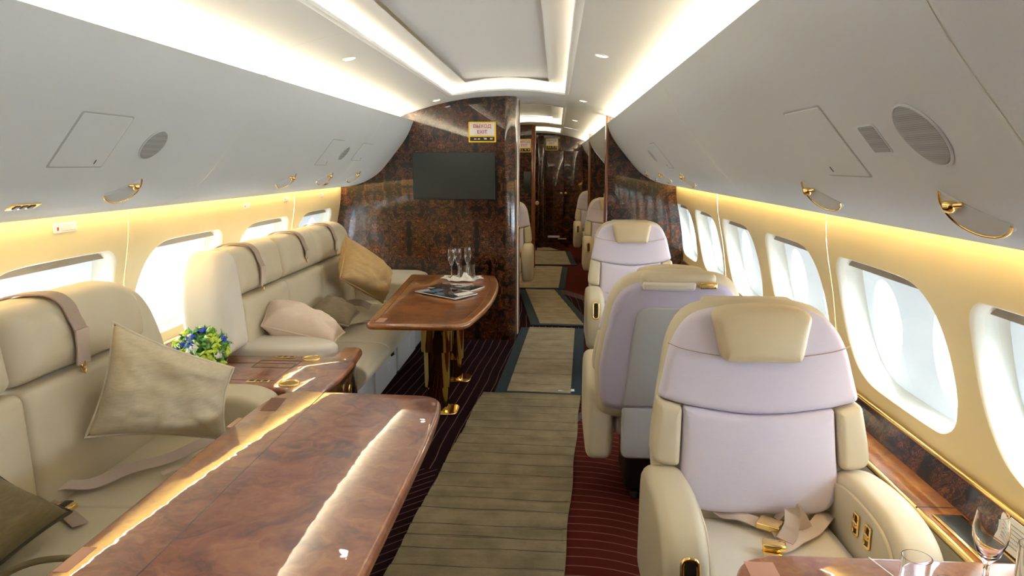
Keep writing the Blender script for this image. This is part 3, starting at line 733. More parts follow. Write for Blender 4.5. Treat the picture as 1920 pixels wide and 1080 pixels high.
def bmat(c, label, bl_=.09, br_=.07, bn=.05, bf=0., seed=1, sign=False, amp=.005):
    w = (Vector(c[1])-Vector(c[0])).length; L = (Vector(c[3])-Vector(c[0])).length; ul, ur, vn, vf = bl_/w, 1-br_/w, bn/L, 1-bf/L
    ci = [lerp2(c, ul, vn), lerp2(c, ur, vn), lerp2(c, ur, vf), lerp2(c, ul, vf)]
    o = quadmat('floor_mat', ci, .0015, .007, 'quilt2', None, 10, 110, 0, seed, .21, amp); tag(o, label, 'mat', G)
    def st(u0, u1, v0, v1): quadmat('border', [lerp2(c, u0, v0), lerp2(c, u1, v0), lerp2(c, u1, v1), lerp2(c, u0, v1)], .0015, .0085, 'teal', o, 3, 20, 0, seed, .3, .001)
    if bl_: st(0, ul, 0, 1)
    if br_: st(ur, 1, 0, 1)
    if bn: st(ul, ur, 0, vn)
    if bf: st(ul, ur, vf, 1)
    if sign:
        p = lerp2(c, .81, .045); box('white_tag', (p[0]-.06, p[1]-.015, .014), (p[0]+.055, p[1]+.03, .0165), 'paper', o, .001)
        box('tag_print', (p[0]-.045, p[1]-.002, .0165), (p[0]+.04, p[1]+.014, .0168), 'greyprint', o, smooth=False)
    return o
bmat([(-.425, 4.64), (.205, 4.60), (.285, 6.60), (-.335, 6.62)], 'tan canvas mat with teal borders and a white tag beside the near pedestal table', .085, .09, .04, 0, 1, True)
bmat([(-.245, 6.74), (.385, 6.70), (.06, 8.70), (-.47, 8.72)], 'skewed tan mat with teal borders lying in the first doorway', .10, .085, .07, 0, 2)
bmat([(-.55, 8.78), (.125, 8.80), (.19, 10.72), (-.50, 10.78)], 'tan mat with teal border between the rear club chairs', .0, .085, .06, 0, 3)
bmat([(-.36, 10.95), (.345, 10.95), (.27, 12.70), (-.42, 12.75)], 'tan mat with teal right border beyond the second doorway', .0, .10, .05, .0, 4)
bmat([(-.36, 12.82), (.10, 12.82), (-.10, 13.25), (-.36, 13.35)], 'last small folded mat before the far wardrobe', .0, .05, .04, 0, 5)
# ------------------------------------------------------------------ sofas
def back_T(x0, z0=.9, k=-.12):
    """(a = y, b = z, c towards the aisle)"""
    return lambda a, b, c: (x0+c+k*(b-z0), a, b)
def sofa(name, label, loc, secs, yend, ybeg, seat_secs, drawers):
    t = thing(name, label, 'sofa', loc)
    for i, (a, b) in enumerate(secs):
        last = i == len(secs)-1; first = i == 0
        rt = .20 if last and yend[0] else .05
        pad('upper_back_cushion', rpoly([(a+.002, .905, .03), (b-.002, .905, .03), (b-.002, 1.165, rt), (a+.002, 1.165, .05)], 6, .05), back_T(-1.765), .20, .075, 'leather', t, bulge=.010, rings=4)
        pad('lower_back_cushion', rpoly([(a+.002, .44, .03), (b-.002, .44, .03), (b-.002, .90, .03), (a+.002, .90, .03)], 6, .05), back_T(-1.745, .9, -.02), .17, .03, 'leather', t, bulge=.018, rings=4)
    for a, b in seat_secs:
        pr = rpoly([(-1.72, .30, .02), (-1.72, .495, .02), (-1.07, .505, .08), (-1.02, .435, .07), (-1.13, .325, .08), (-1.21, .292, .03)], 5, .05)
        pad('seat_cushion', pr, lambda u, v, c_, m_=(a+b)/2: (u, m_+c_, v), b-a-.003, .014, 'leather', t, rings=2)
    return t
# near sofa
s1 = sofa('sofa', 'cream leather sofa at left front with two headrest straps', (-1.4, 2.0, 0), [(-.1, .58), (.58, 1.26), (1.26, 1.955), (1.955, 2.66)], (True,), None, [(-.1, .62), (.62, 1.30), (1.30, 2.0), (2.0, 2.64)], None)
# wedge that turns the back round at the far end
pad('end_bolster', rpoly([(2.60, .46, .03), (2.86, .46, .03), (2.86, .84, .10), (2.74, 1.10, .16), (2.60, 1.13, .05)], 6, .04), back_T(-1.80, .9, -.08), .14, .05, 'leather', s1, bulge=.006)
pad('armrest', rpoly([(-1.86, .30, .02), (-1.21, .30, .06), (-1.195, .60, .10), (-1.30, .652, .06), (-1.86, .655, .03)], 6, .04), lambda a, b, c: (a, 2.745+c, b), .20, .035, 'leather', s1, bulge=.004)
box('base', (-1.95, -.1, .02), (-1.16, 2.84, .31), 'leather_g', s1, .01)
# far sofa
s2 = sofa('sofa', 'cream leather three seat sofa beside the far pedestal table', (-1.4, 4.4, 0), [(3.47, 4.10), (4.10, 4.72), (4.72, 5.47)], (True,), None, [(3.60, 4.12), (4.12, 4.74), (4.74, 5.36), (5.36, 6.08)], None)
pad('end_bolster', rpoly([(3.215, .645, .03), (3.475, .645, .03), (3.475, 1.165, .05), (3.37, 1.165, .16), (3.215, 1.02, .12)], 8, .04), back_T(-1.768, .9, -.09), .25, .07, 'leather_w', s2, bulge=.004)  # paler leather: window light on this end put into the colour
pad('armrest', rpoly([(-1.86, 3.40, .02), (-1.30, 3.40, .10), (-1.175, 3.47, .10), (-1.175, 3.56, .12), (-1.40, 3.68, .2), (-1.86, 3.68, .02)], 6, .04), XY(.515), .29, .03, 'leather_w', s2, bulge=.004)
pad('far_armrest', rpoly([(-1.86, .30, .02), (-1.14, .30, .06), (-1.14, .62, .10), (-1.24, .66, .06), (-1.86, .665, .03)], 6, .04), lambda a, b, c: (a, 5.80+c, b), .66, .035, 'leather', s2, bulge=.002)
box('base', (-1.95, 3.62, .02), (-1.22, 6.12, .30), 'leather_g', s2, .01)
for a, b in ((3.68, 4.30), (4.36, 4.95), (5.02, 5.66)):
    d = box('drawer', (-1.235, a, .035), (-1.203, b, .285), 'grey_plastic', s2, .005)
    if a > 4.3:
        yc = a+.62*(b-a)
        for dz in (-.028, .028): box('pictogram', (-1.2035, yc-.020, .16+dz-.003), (-1.2015, yc+.020, .16+dz+.003), 'paper', d, smooth=False)
        for dy in (-.020, .020): box('pictogram', (-1.2035, yc+dy-.003, .135), (-1.2015, yc+dy+.003, .185), 'paper', d, smooth=False)
    if 4.3 < a < 5: ribbon('pull_tab', [(-1.203, a+.33, .265), (-1.19, a+.35, .28), (-1.175, a+.39, .272), (-1.178, a+.42, .245), (-1.20, a+.41, .23)], (0, 0, 1), .022, 'dark', d)
def head_strap(parent, y, w=.055, l=.16, lean=.03):
    z = 1.165
    pth = [(-1.90, y-.06, z-.03), (-1.85, y-.04, z+.002), (-1.79, y-.02, z+.010), (-1.725, y, z+.004), (-1.685, y+.01, z-.03), (-1.668, y+.015, z-.08), (-1.655, y+.02, z-.12), (-1.655, y+.022, z-.12-l*.5), (-1.66, y+.02, z-.12-l*.9)]
    pth = cr(pth, 4); n = len(pth); 
    s = ribbon('head_strap', pth, (0, 1, 0), w, 'belt', parent, .005)
    e = Vector(pth[-1]); m_ = Vector(pth[-9])
    ribbon('strap_end', [m_+Vector((.006, 0, 0)), (m_+e)/2+Vector((.006, 0, 0)), e+Vector((.004, 0, 0))], (0, 1, 0), w*1.04, 'belt_l', s, .006)
    tube('snap_hook', [e+Vector((0, -.008, -.002)), e+Vector((.003, -.009, -.022)), e+Vector((.004, 0, -.034)), e+Vector((.003, .009, -.022)), e+Vector((0, .008, -.002))], .0035, 'gold', s, closed=True, n=6)
    box('stud', (e[0]-.004, e[1]-.007, e[2]-.012), (e[0]+.008, e[1]+.007, e[2]+.012), 'gold', s, .003)
head_strap(s1, 2.20, .062, .14)
head_strap(s1, 1.45, .062, .14)
head_strap(s2, 3.70, .055, .12); head_strap(s2, 4.40, .05, .05); head_strap(s2, 5.02, .05, .08)
# lap belts
ribbon('lap_belt', cr([(-1.72, 1.98, .525), (-1.66, 2.04, .548), (-1.59, 2.10, .525), (-1.52, 2.20, .535), (-1.44, 2.33, .522), (-1.34, 2.46, .545), (-1.24, 2.60, .53)], 5), (-.8, .45, .35), .052, 'belt_l', s1)
b = ribbon('lap_belt', cr([(-1.74, 2.02, .53), (-1.66, 1.98, .515), (-1.56, 1.93, .512), (-1.46, 1.86, .512)], 5), (.3, 1, 0), .045, 'belt', s1)
box('buckle', (-1.60, 1.915, .512), (-1.54, 1.965, .532), 'gold', s1, .005)
box('buckle', (-1.585, 1.912, .514), (-1.555, 1.968, .534), 'dark', s1, .003)
ribbon('lap_belt', cr([(-1.40, 2.20, .522), (-1.30, 2.30, .53), (-1.2, 2.45, .535)], 5), (.7, -.6, .1), .05, 'belt_l', s1)
tube('belt_loop', cr([(-1.50, 1.50, .515), (-1.42, 1.58, .55), (-1.34, 1.63, .545), (-1.24, 1.66, .52)], 5), .009, 'pillow_o', s1)
ribbon('lap_belt', cr([(-1.68, 4.30, .54), (-1.50, 4.42, .515), (-1.36, 4.62, .52), (-1.22, 4.72, .515), (-1.12, 4.85, .512)], 5), (.5, -.5, .2), .06, 'belt', s2)
ribbon('lap_belt', cr([(-1.70, 4.98, .54), (-1.58, 5.05, .56), (-1.48, 5.02, .57), (-1.42, 5.06, .53)], 5), (.2, .2, .9), .05, 'belt', s2)
# ------------------------------------------------------------------ throw pillows
def pillow(label, c, th, mat, pip, seed=0, size_pull=.10, nrm=None):
    """c: corners bottom-left, bottom-right, top-right, top-left"""
    random.seed(seed); C = [Vector(p) for p in c]; ctr = sum(C, Vector())/4
    nn = ((C[1]-C[0]).cross(C[3]-C[0])+(C[2]-C[1]).cross(C[3]-C[2])).normalized()
    if nn.y > 0 and abs(nn.y) > .3: nn = -nn
    K = 28; V = []; F = []
    from mathutils import noise
    for sd in (1, -1):
        for j in range(K+1):
            for i in range(K+1):
                u, v = 2*i/K-1, 2*j/K-1
                uu = u*(1-size_pull*(1-v*v)); vv = v*(1-size_pull*(1-u*u)); s_, t_ = (uu+1)/2, (vv+1)/2
                p = (C[0]*(1-s_)+C[1]*s_)*(1-t_)+(C[3]*(1-s_)+C[2]*s_)*t_
                f = ((1-u**4)*(1-v**4))**.55*(1-.25*(abs(u*v)))
                w = noise.noise(Vector((u*2.1+seed, v*2.1, sd)))*.30+noise.noise(Vector((u*6+seed, v*6, sd*3)))*.12*min(1, 2*(u*u+v*v))
                edge = min(1-abs(u), 1-abs(v))
                w += .12*math.sin(24*(u+v*.6))*max(0, .35-edge)*(edge > 0)
                V.append(p+nn*sd*th/2*f*(1+w))
    w_ = K+1
    for sdi in (0, 1):
        for j in range(K):
            for i in range(K): F.append(tuple(sdi*w_*w_+q for q in (j*w_+i, j*w_+i+1, (j+1)*w_+i+1, (j+1)*w_+i)))
    o = mk('throw_pillow', V, F, mat, None, sharp=180); bmx = bmesh.new(); bmx.from_mesh(o.data); bmesh.ops.remove_doubles(bmx, verts=bmx.verts, dist=.0002); bmesh.ops.recalc_face_normals(bmx, faces=bmx.faces); bmx.to_mesh(o.data); bmx.free()
    tag(o, label, 'pillow', 'throw pillows on the sofas')
    rim = [V[i] for i in range(w_)]+[V[j*w_+K] for j in range(1, w_)]+[V[K*w_+i] for i in range(K-1, -1, -1)]+[V[j*w_] for j in range(K-1, 0, -1)]
    if pip: tube('piping', rim, .0062, pip, o, n=6, closed=True)
    return o
pillow('large beige slubbed pillow with cream piping on the near sofa', [(-1.60, 2.11, .690), (-1.235, 2.36, .59), (-1.205, 2.40, .855), (-1.575, 2.28, 1.055)], .24, 'pillow_b', 'piping', 1)
pillow('olive velvet pillow with dark piping at the bottom left corner', [(-1.66, 1.34, .56), (-1.48, 1.46, .54), (-1.47, 1.84, .565), (-1.70, 1.80, .74)], .13, 'pillow_o', 'piping_d', 2)
pillow('gold velvet pillow leaning upright at the far end of the sofa', [(-1.50, 4.60, .83), (-1.36, 5.22, .53), (-1.31, 5.28, .80), (-1.52, 4.84, 1.10)], .22, 'pillow_g', 'pillow_g', 3, .05)
pillow('blush white pillow slumped over the near arm of the far sofa', [(-1.63, 3.60, .725), (-1.24, 3.66, .62), (-1.28, 3.98, .60), (-1.66, 3.78, .825)], .20, 'pillow_p', 'pillow_p', 4, .04)
pillow('small taupe velvet pillow lying flat on the far sofa seat', [(-1.64, 4.18, .64), (-1.34, 4.24, .575), (-1.37, 4.60, .59), (-1.60, 4.64, .70)], .14, 'pillow_t', 'pillow_t', 5, .08)
# ------------------------------------------------------------------ console between the sofas
con = thing('console_table', 'lacquered burl console with bowed front between the two sofas', 'console', (-1.4, 3.2, 0))
cpl = rpoly([(-1.98, 2.86, .01), (-1.20, 2.86, .02), (-1.165, 2.72, .03), (-1.05, 2.72, .08), (-1.0, 3.10, .5), (-1.045, 3.585, .10), (-1.155, 3.585, .04), (-1.165, 3.385, .03), (-1.98, 3.385, .01)], 8, .05)
pad('console_top', cpl, XY(.602), .036, .016, 'wood', con, rings=0, nr=4)
prism('body', rpoly([(-1.95, 2.88, .01), (-1.20, 2.88, .02), (-1.165, 2.76, .03), (-1.08, 2.76, .06), (-1.04, 3.10, .5), (-1.075, 3.56, .09), (-1.155, 3.57, .04), (-1.17, 3.37, .03), (-1.95, 3.37, .01)], 8, .05), .02, .585, 'burl', con, sharp=40)
tube('door_ring', [(-1.040, 3.27+a, .47+b_) for a, b_ in ell(.018, .035, 20)], .005, 'gold', con, closed=True)
for x, y in ((-1.255, 3.34), (-1.213, 2.93)):
    tube('cup_holder', [(x+a, y+b_, .6215) for a, b_ in ell(.043, .043, 32)], .0055, 'gold', con, closed=True)
    lathe('cup_well', [(.040, .0), (.036, -.002), (0, -.0025)], (x, y, .6225), 'brass', con)
for x, y in ((-1.40, 3.355), (-1.37, 2.955)):
    box('control_plate', (x-.055, y-.018, .6205), (x+.055, y+.018, .6235), 'gold', con, .001)
    for k_ in (-.03, .002, .034): box('control_slot', (x+k_-.010, y-.010, .6235), (x+k_+.010, y+.010, .6242), 'dark', con, smooth=False)
for (x0, y0, x1, y1) in ((-1.72, 2.97, -1.30, 3.24), (-1.50, 3.17, -1.29, 3.29)):
    tube('lid_joint', [(x0, y0, .6203), (x1, y0, .6203), (x1, y1, .6203), (x0, y1, .6203)], .0012, 'dark', con, closed=True, n=4)
# bouquet
vase = lambda: None
t = thing('flower_bouquet', 'round bouquet of green, blue and white flowers in a glass cube', 'flowers', (-1.66, 3.08, .62))
bx = (-1.66, 3.09)
pad('glass_vase', rr(.085, .085, .008, 3, cx=bx[0], cy=bx[1]), XY(.648), .052, .004, 'glass', t, rings=0)
random.seed(11)
def rdir():
    while 1:
        v = Vector((random.uniform(-1, 1), random.uniform(-1, 1), random.uniform(-.55, 1)))
        if .2 < v.length < 1: return v.normalized()
ctr = Vector((-1.685, 3.06, .735)); Vs = {'leaf': ([], []), 'leaf2': ([], [])}
def leafmesh(buf, p, d, L, w):
    V, F = buf; u = d.orthogonal().normalized(); u.rotate(Matrix.Rotation(random.uniform(0, 6.28), 3, d)); n_ = d.cross(u); b0 = len(V)
    for tt, ww, hh in ((0, .15, 0), (.3, .9, .012), (.6, 1, .014), (.85, .6, .006), (1, .05, -.008)):
        for s_ in (-1, 0, 1): V.append(p+d*L*tt+u*w*ww*s_*.5+n_*(hh-abs(s_)*.006))
    for i in range(4):
        for j in range(2): a = b0+i*3+j; F.append((a, a+1, a+4, a+3))
for i in range(170):
    d = rdir(); p = ctr+Vector((d.x*.09, d.y*.09, d.z*.07)); dd = (d+Vector((random.uniform(-.6, .6), random.uniform(-.6, .6), random.uniform(-.5, .5)))).normalized()
    leafmesh(Vs['leaf' if i % 3 else 'leaf2'], p, dd, random.uniform(.03, .055), random.uniform(.018, .03))
mk('foliage', *Vs['leaf'], 'leaf', t, kind='stuff'); mk('foliage', *Vs['leaf2'], 'leaf2', t, kind='stuff')
bmq = bmesh.new(); bmesh.ops.create_icosphere(bmq, subdivisions=2, radius=.085)
mk('bouquet_core', [ctr+Vector((v.co.x, v.co.y, v.co.z*.75)) for v in bmq.verts], [tuple(v.index for v in f.verts) for f in bmq.faces], 'leaf', t); bmq.free()
for i in range(46):
    d = rdir()
    if d.y > .4: d.y *= -1
    p = ctr+Vector((d.x*.115, d.y*.115, d.z*.088)); kind_ = ('lime', 'blue', 'petal', 'lime', 'lime', 'blue', 'petal')[i % 7]; buf = ([], [])
    for k_ in range(9 if kind_ == 'lime' else 6):
        a = k_*2.4; u = d.orthogonal().normalized(); u.rotate(Matrix.Rotation(a, 3, d)); leafmesh(buf, p, (u+d*random.uniform(.2, 1.2)).normalized(), .030 if kind_ == 'lime' else .022, .020)
    mk('blossom', *buf, kind_, t)
# ------------------------------------------------------------------ near table
t = thing('dining_table', 'large glossy burl dining table in the left foreground', 'table', (-.77, 1.6, 0))
o = rpoly([(-1.125, .55, .08), (-.425, .55, .08), (-.405, 2.2, .6), (-.435, 2.535, .10), (-1.07, 2.565, .10), (-1.12, 2.40, .2)], 8, .08)
pad('tabletop', o, XY(.697), .046, .020, 'wood', t, rings=0, nr=6)
box('leaf_joint', (-.9115, .60, .7198), (-.9085, 2.545, .7206), 'lacquer', t, smooth=False)
box('inlaid_plate', (-1.085, 2.32, .7198), (-1.025, 2.46, .7208), 'plate_wood', t, smooth=False, T=lambda x, y, z: (x+(y-2.39)*-.1, y, z))
for x, y, w_, l_ in ((-1.09, 1.36, .035, .10), (-1.115, 2.20, .018, .09)): box('sticker', (x-w_/2, y-l_/2, .7198), (x+w_/2, y+l_/2, .7206), 'pink', t, smooth=False)
for yb in (1.15, 2.05):
    lathe('pedestal', [(.12, .0), (.12, .012), (.09, .02), (.075, .03), (.075, .40), (.085, .40), (.085, .674)], (-.80, yb, 0), 'brass', t, 32)
# ------------------------------------------------------------------ far table
t = thing('side_table', 'amber burl pedestal table with bowed right edge beside the far sofa', 'table', (-.78, 4.6, 0))
o = rpoly([(-1.075, 3.705, .05), (-.50, 3.705, .12), (-.415, 4.25, .5), (-.41, 5.0, .6), (-.49, 5.485, .06), (-1.19, 5.485, .03)], 8, .08)
pad('tabletop', o, XY(.702), .036, .016, 'wood2', t, rings=0, nr=6)
io = [(cx_*.84-.78*.16, (cy_-4.6)*.90+4.6) for cx_, cy_ in o]
tube('inlay_line', [(a, b_, .7203) for a, b_ in io], .0009, 'lacquer', t, closed=True, n=4)
box('sticker', (-1.03, 3.76, .7198), (-.98, 3.86, .7206), 'pink', t, smooth=False)
for yb, lw in ((4.27, 1), (4.95, 1)):
    def stadium(hw, hd): return rpoly([(-.765-hw, yb-hd, .05), (-.765+hw, yb-hd, .05), (-.765+hw, yb+hd, .05), (-.765-hw, yb+hd, .05)], 6, .05)
    prism('pedestal_sleeve', stadium(.098, .075), .42, .684, 'brass', t, sharp=40)
    prism('pedestal_column', stadium(.083, .062), .18, .43, 'brass', t, sharp=40)
    prism('pedestal_column', stadium(.070, .052), .02, .19, 'brass', t, sharp=40)
    pad('foot_plate', stadium(.135, .095), XY(.010), .018, .008, 'gold', t, rings=1)
def flute(x, y, z0, h, r, label, group, k=1.):
    t = thing('champagne_flute', label, 'glass', (x, y, z0), group)
    pr = [(0, .001), (r*.95, .001), (r, .003), (r*.4, .006), (.004*k, .012), (.0035*k, h*.36), (.006*k, h*.41), (r*.62, h*.50), (r*.92, h*.68), (r*.98, h*.8), (r*.84, h), (r*.81, h), (r*.94, h*.8), (r*.88, h*.68), (r*.58, h*.51), (.002, h*.44), (0, h*.44)]
    lathe('bowl', pr, (x, y, z0), 'glass', t, 32, sharp=70)
def tumbler(x, y, z0, h, r, label, group):
    t = thing('tumbler', label, 'glass', (x, y, z0), group)
    lathe('cup', [(0, .001), (r*.93, .001), (r*.97, .004), (r, h), (r*.95, h), (r*.91, .012), (0, .012)], (x, y, z0), 'glass', t, 32, sharp=70)
# lace tray with glasses
def doily(x, y, z, r, label):
    V = []; F = []; n = 48; R_ = [0, .3, .55, .75, .9, 1.0]
    for a, rr_ in enumerate(R_):
        for i in range(n):
            th = 2*math.pi*i/n; w = 1+(.06*math.cos(12*th) if a > 3 else 0); hh = .003+(.012*(rr_-.75)*4*abs(math.sin(3*th)) if rr_ > .75 else 0)
            V.append((x+r*rr_*w*math.cos(th)*1.3, y+r*rr_*w*math.sin(th), z+hh))
    for a in range(len(R_)-1):
        for i in range(n):
            if a == 3 and i % 2: continue
            F.append((a*n+i, a*n+(i+1) % n, (a+1)*n+(i+1) % n, (a+1)*n+i))
    o = mk('lace_doily', V, F, 'paper', None, smooth=False)
    sm = o.modifiers.new('thick', 'SOLIDIFY'); sm.thickness = .003
    return tag(o, label, 'napkin')
dz = .7205
doily(-.735, 5.27, dz, .125, 'white lace doily under the glasses on the far table')
G1 = 'glasses on the far table'
flute(-.822, 5.30, dz+.006, .225, .030, 'champagne flute standing leftmost on the lace doily', G1)
flute(-.778, 5.36, dz+.006, .225, .030, 'champagne flute just right of the leftmost one on the doily', G1)
flute(-.700, 5.36, dz+.006, .235, .030, 'champagne flute standing alone behind the far tumblers', G1)
tumbler(-.725, 5.24, dz+.006, .105, .034, 'left tumbler on the lace doily', G1)
tumbler(-.665, 5.28, dz+.006, .11, .032, 'right tumbler on the lace doily', G1)
# crumpled napkin in front of the tumblers
random.seed(5); V = []; F = []; n = 18
for j in range(n+1):
    for i in range(n+1):
        u, v = i/n*2-1, j/n*2-1; e = max(abs(u), abs(v)); hgt = .038*(1-e**2)*(1+.5*math.sin(u*9+v*4)+.4*math.sin(v*11-u*6))*(.6+.4*math.sin(5*u))
        V.append((-.72+u*.095+.012*math.sin(7*v), 5.19+v*.06+.01*math.sin(6*u), dz+.006+max(.002, hgt)))
for j in range(n):
    for i in range(n): F.append((j*(n+1)+i, j*(n+1)+i+1, (j+1)*(n+1)+i+1, (j+1)*(n+1)+i))
o = mk('folded_napkin', V, F, 'paper'); sm = o.modifiers.new('thick', 'SOLIDIFY'); sm.thickness = .002; tag(o, 'crumpled white paper napkin lying on the lace doily', 'napkin')
def magazine(cs, z, th, mat, label, art):
    t = thing('magazine', label, 'magazine', (cs[0][0], cs[0][1], z), 'magazines on the far table')
    T = XY(z+th/2)
    pad('pages', [*rpoly([(p[0], p[1], .002) for p in cs], 2, .2)], T, th, .001, 'paper', t, rings=0)
    c_ = [Vector(p) for p in cs]; m_ = sum(c_, Vector((0, 0)))/4
    pad('cover', [*rpoly([((p-m_)*.995+m_).to_tuple()+(.002,) for p in c_], 2, .2)], XY(z+th+.0006), .0010, .0004, mat, t, rings=0)
    for (poly, mm) in art:
        q_ = [lerp2(cs, u, v) for u, v in poly]
        mk('cover_art', [(p[0], p[1], z+th+.0014) for p in q_], [tuple(range(len(q_)))], mm, t, smooth=False)
M['sky'] = plain('print_blue', (.12, .26, .45), .2, 0, .5, .5); M['sky2'] = plain('print_pale', (.55, .66, .78), .2, 0, .5, .5)
magazine([(-.93, 4.86), (-.60, 4.74), (-.52, 4.92), (-.86, 5.04)], dz, .006, 'cover', 'dark covered magazine lying under the blue one', [([(.45, .5), (.62, .45), (.66, .6), (.5, .66)], 'greyprint')])
magazine([(-.66, 4.40), (-.535, 4.60), (-.82, 4.84), (-.985, 4.66)], dz+.0075, .006, 'cover', 'blue grey magazine with a white corner on the far table', [([(0, 1), (.5, 1), (.3, .8), (0, .85)], 'sky2'), ([(.1, .8), (.7, .9), (.8, .75), (.2, .6)], 'sky'), ([(.3, .1), (1, .0), (1, .25), (.45, .3)], 'paper'), ([(0, .5), (.3, .7), (.35, .5), (.1, .3)], 'sky'), ([(0, 0), (1, 0), (1, .08), (0, .05)], 'sky2')])
# ------------------------------------------------------------------ near right table and its glasses
t = thing('dining_table', 'corner of a glossy burl table in the right foreground', 'table', (.8, 1.2, 0))
pad('tabletop', rpoly([(.385, .60, .06), (1.07, .60, .04), (1.07, 1.492, .02), (.46, 1.492, .09), (.395, 1.40, .10)], 8, .08), XY(.702), .036, .016, 'wood', t, rings=0, nr=6)
box('leaf_joint', (.725, .66, .7198), (.728, 1.485, .7206), 'paper', t, smooth=False, T=lambda x, y, z: (x+(1.485-y)*.3, y, z))
box('sticker', (.435, 1.385, .7198), (.50, 1.45, .7206), 'pink', t, smooth=False)
lathe('pedestal', [(.12, .0), (.12, .012), (.09, .02), (.075, .03), (.075, .40), (.085, .40), (.085, .684)], (.70, 1.0, 0), 'brass', t, 32)
G2 = 'glasses on the right foreground table'
flute(.905, 1.36, dz, .185, .034, 'wide champagne flute at the right edge of the near table', G2, 1.6)
tumbler(.755, 1.345, dz, .088, .029, 'small tumbler left of the near flute', G2)
tumbler(.800, 1.30, dz, .062, .026, 'lowest small tumbler beside the flute foot', G2)
tumbler(.960, 1.30, dz, .145, .034, 'tall tumbler cut by the right edge of the photo', G2)
t = thing('folded_card', 'white printed safety card leaning on the right window ledge', 'card', (1.20, 1.75, .6))
cardT = lambda a, b_, c: (1.196+b_*.35*.6-c, 1.70+a*.8, .607+b_*.8)
box('card', (-.10, .0, 0), (.10, .10, .002), 'paper', t, T=cardT, smooth=False)
for k_ in range(6): box('print_line', (-.08, .02+k_*.012, .002), (.07, .024+k_*.012, .0026), 'greyprint', t, T=cardT, smooth=False)
t = thing('monitor_well', 'gold framed black glass panel set into the right ledge', 'panel', (1.15, 1.62, .6))
box('frame', (1.105, 1.46, .600), (1.19, 1.92, .605), 'gold', t, .002); box('glass_panel', (1.115, 1.47, .604), (1.18, 1.91, .6065), 'screen', t, .001)
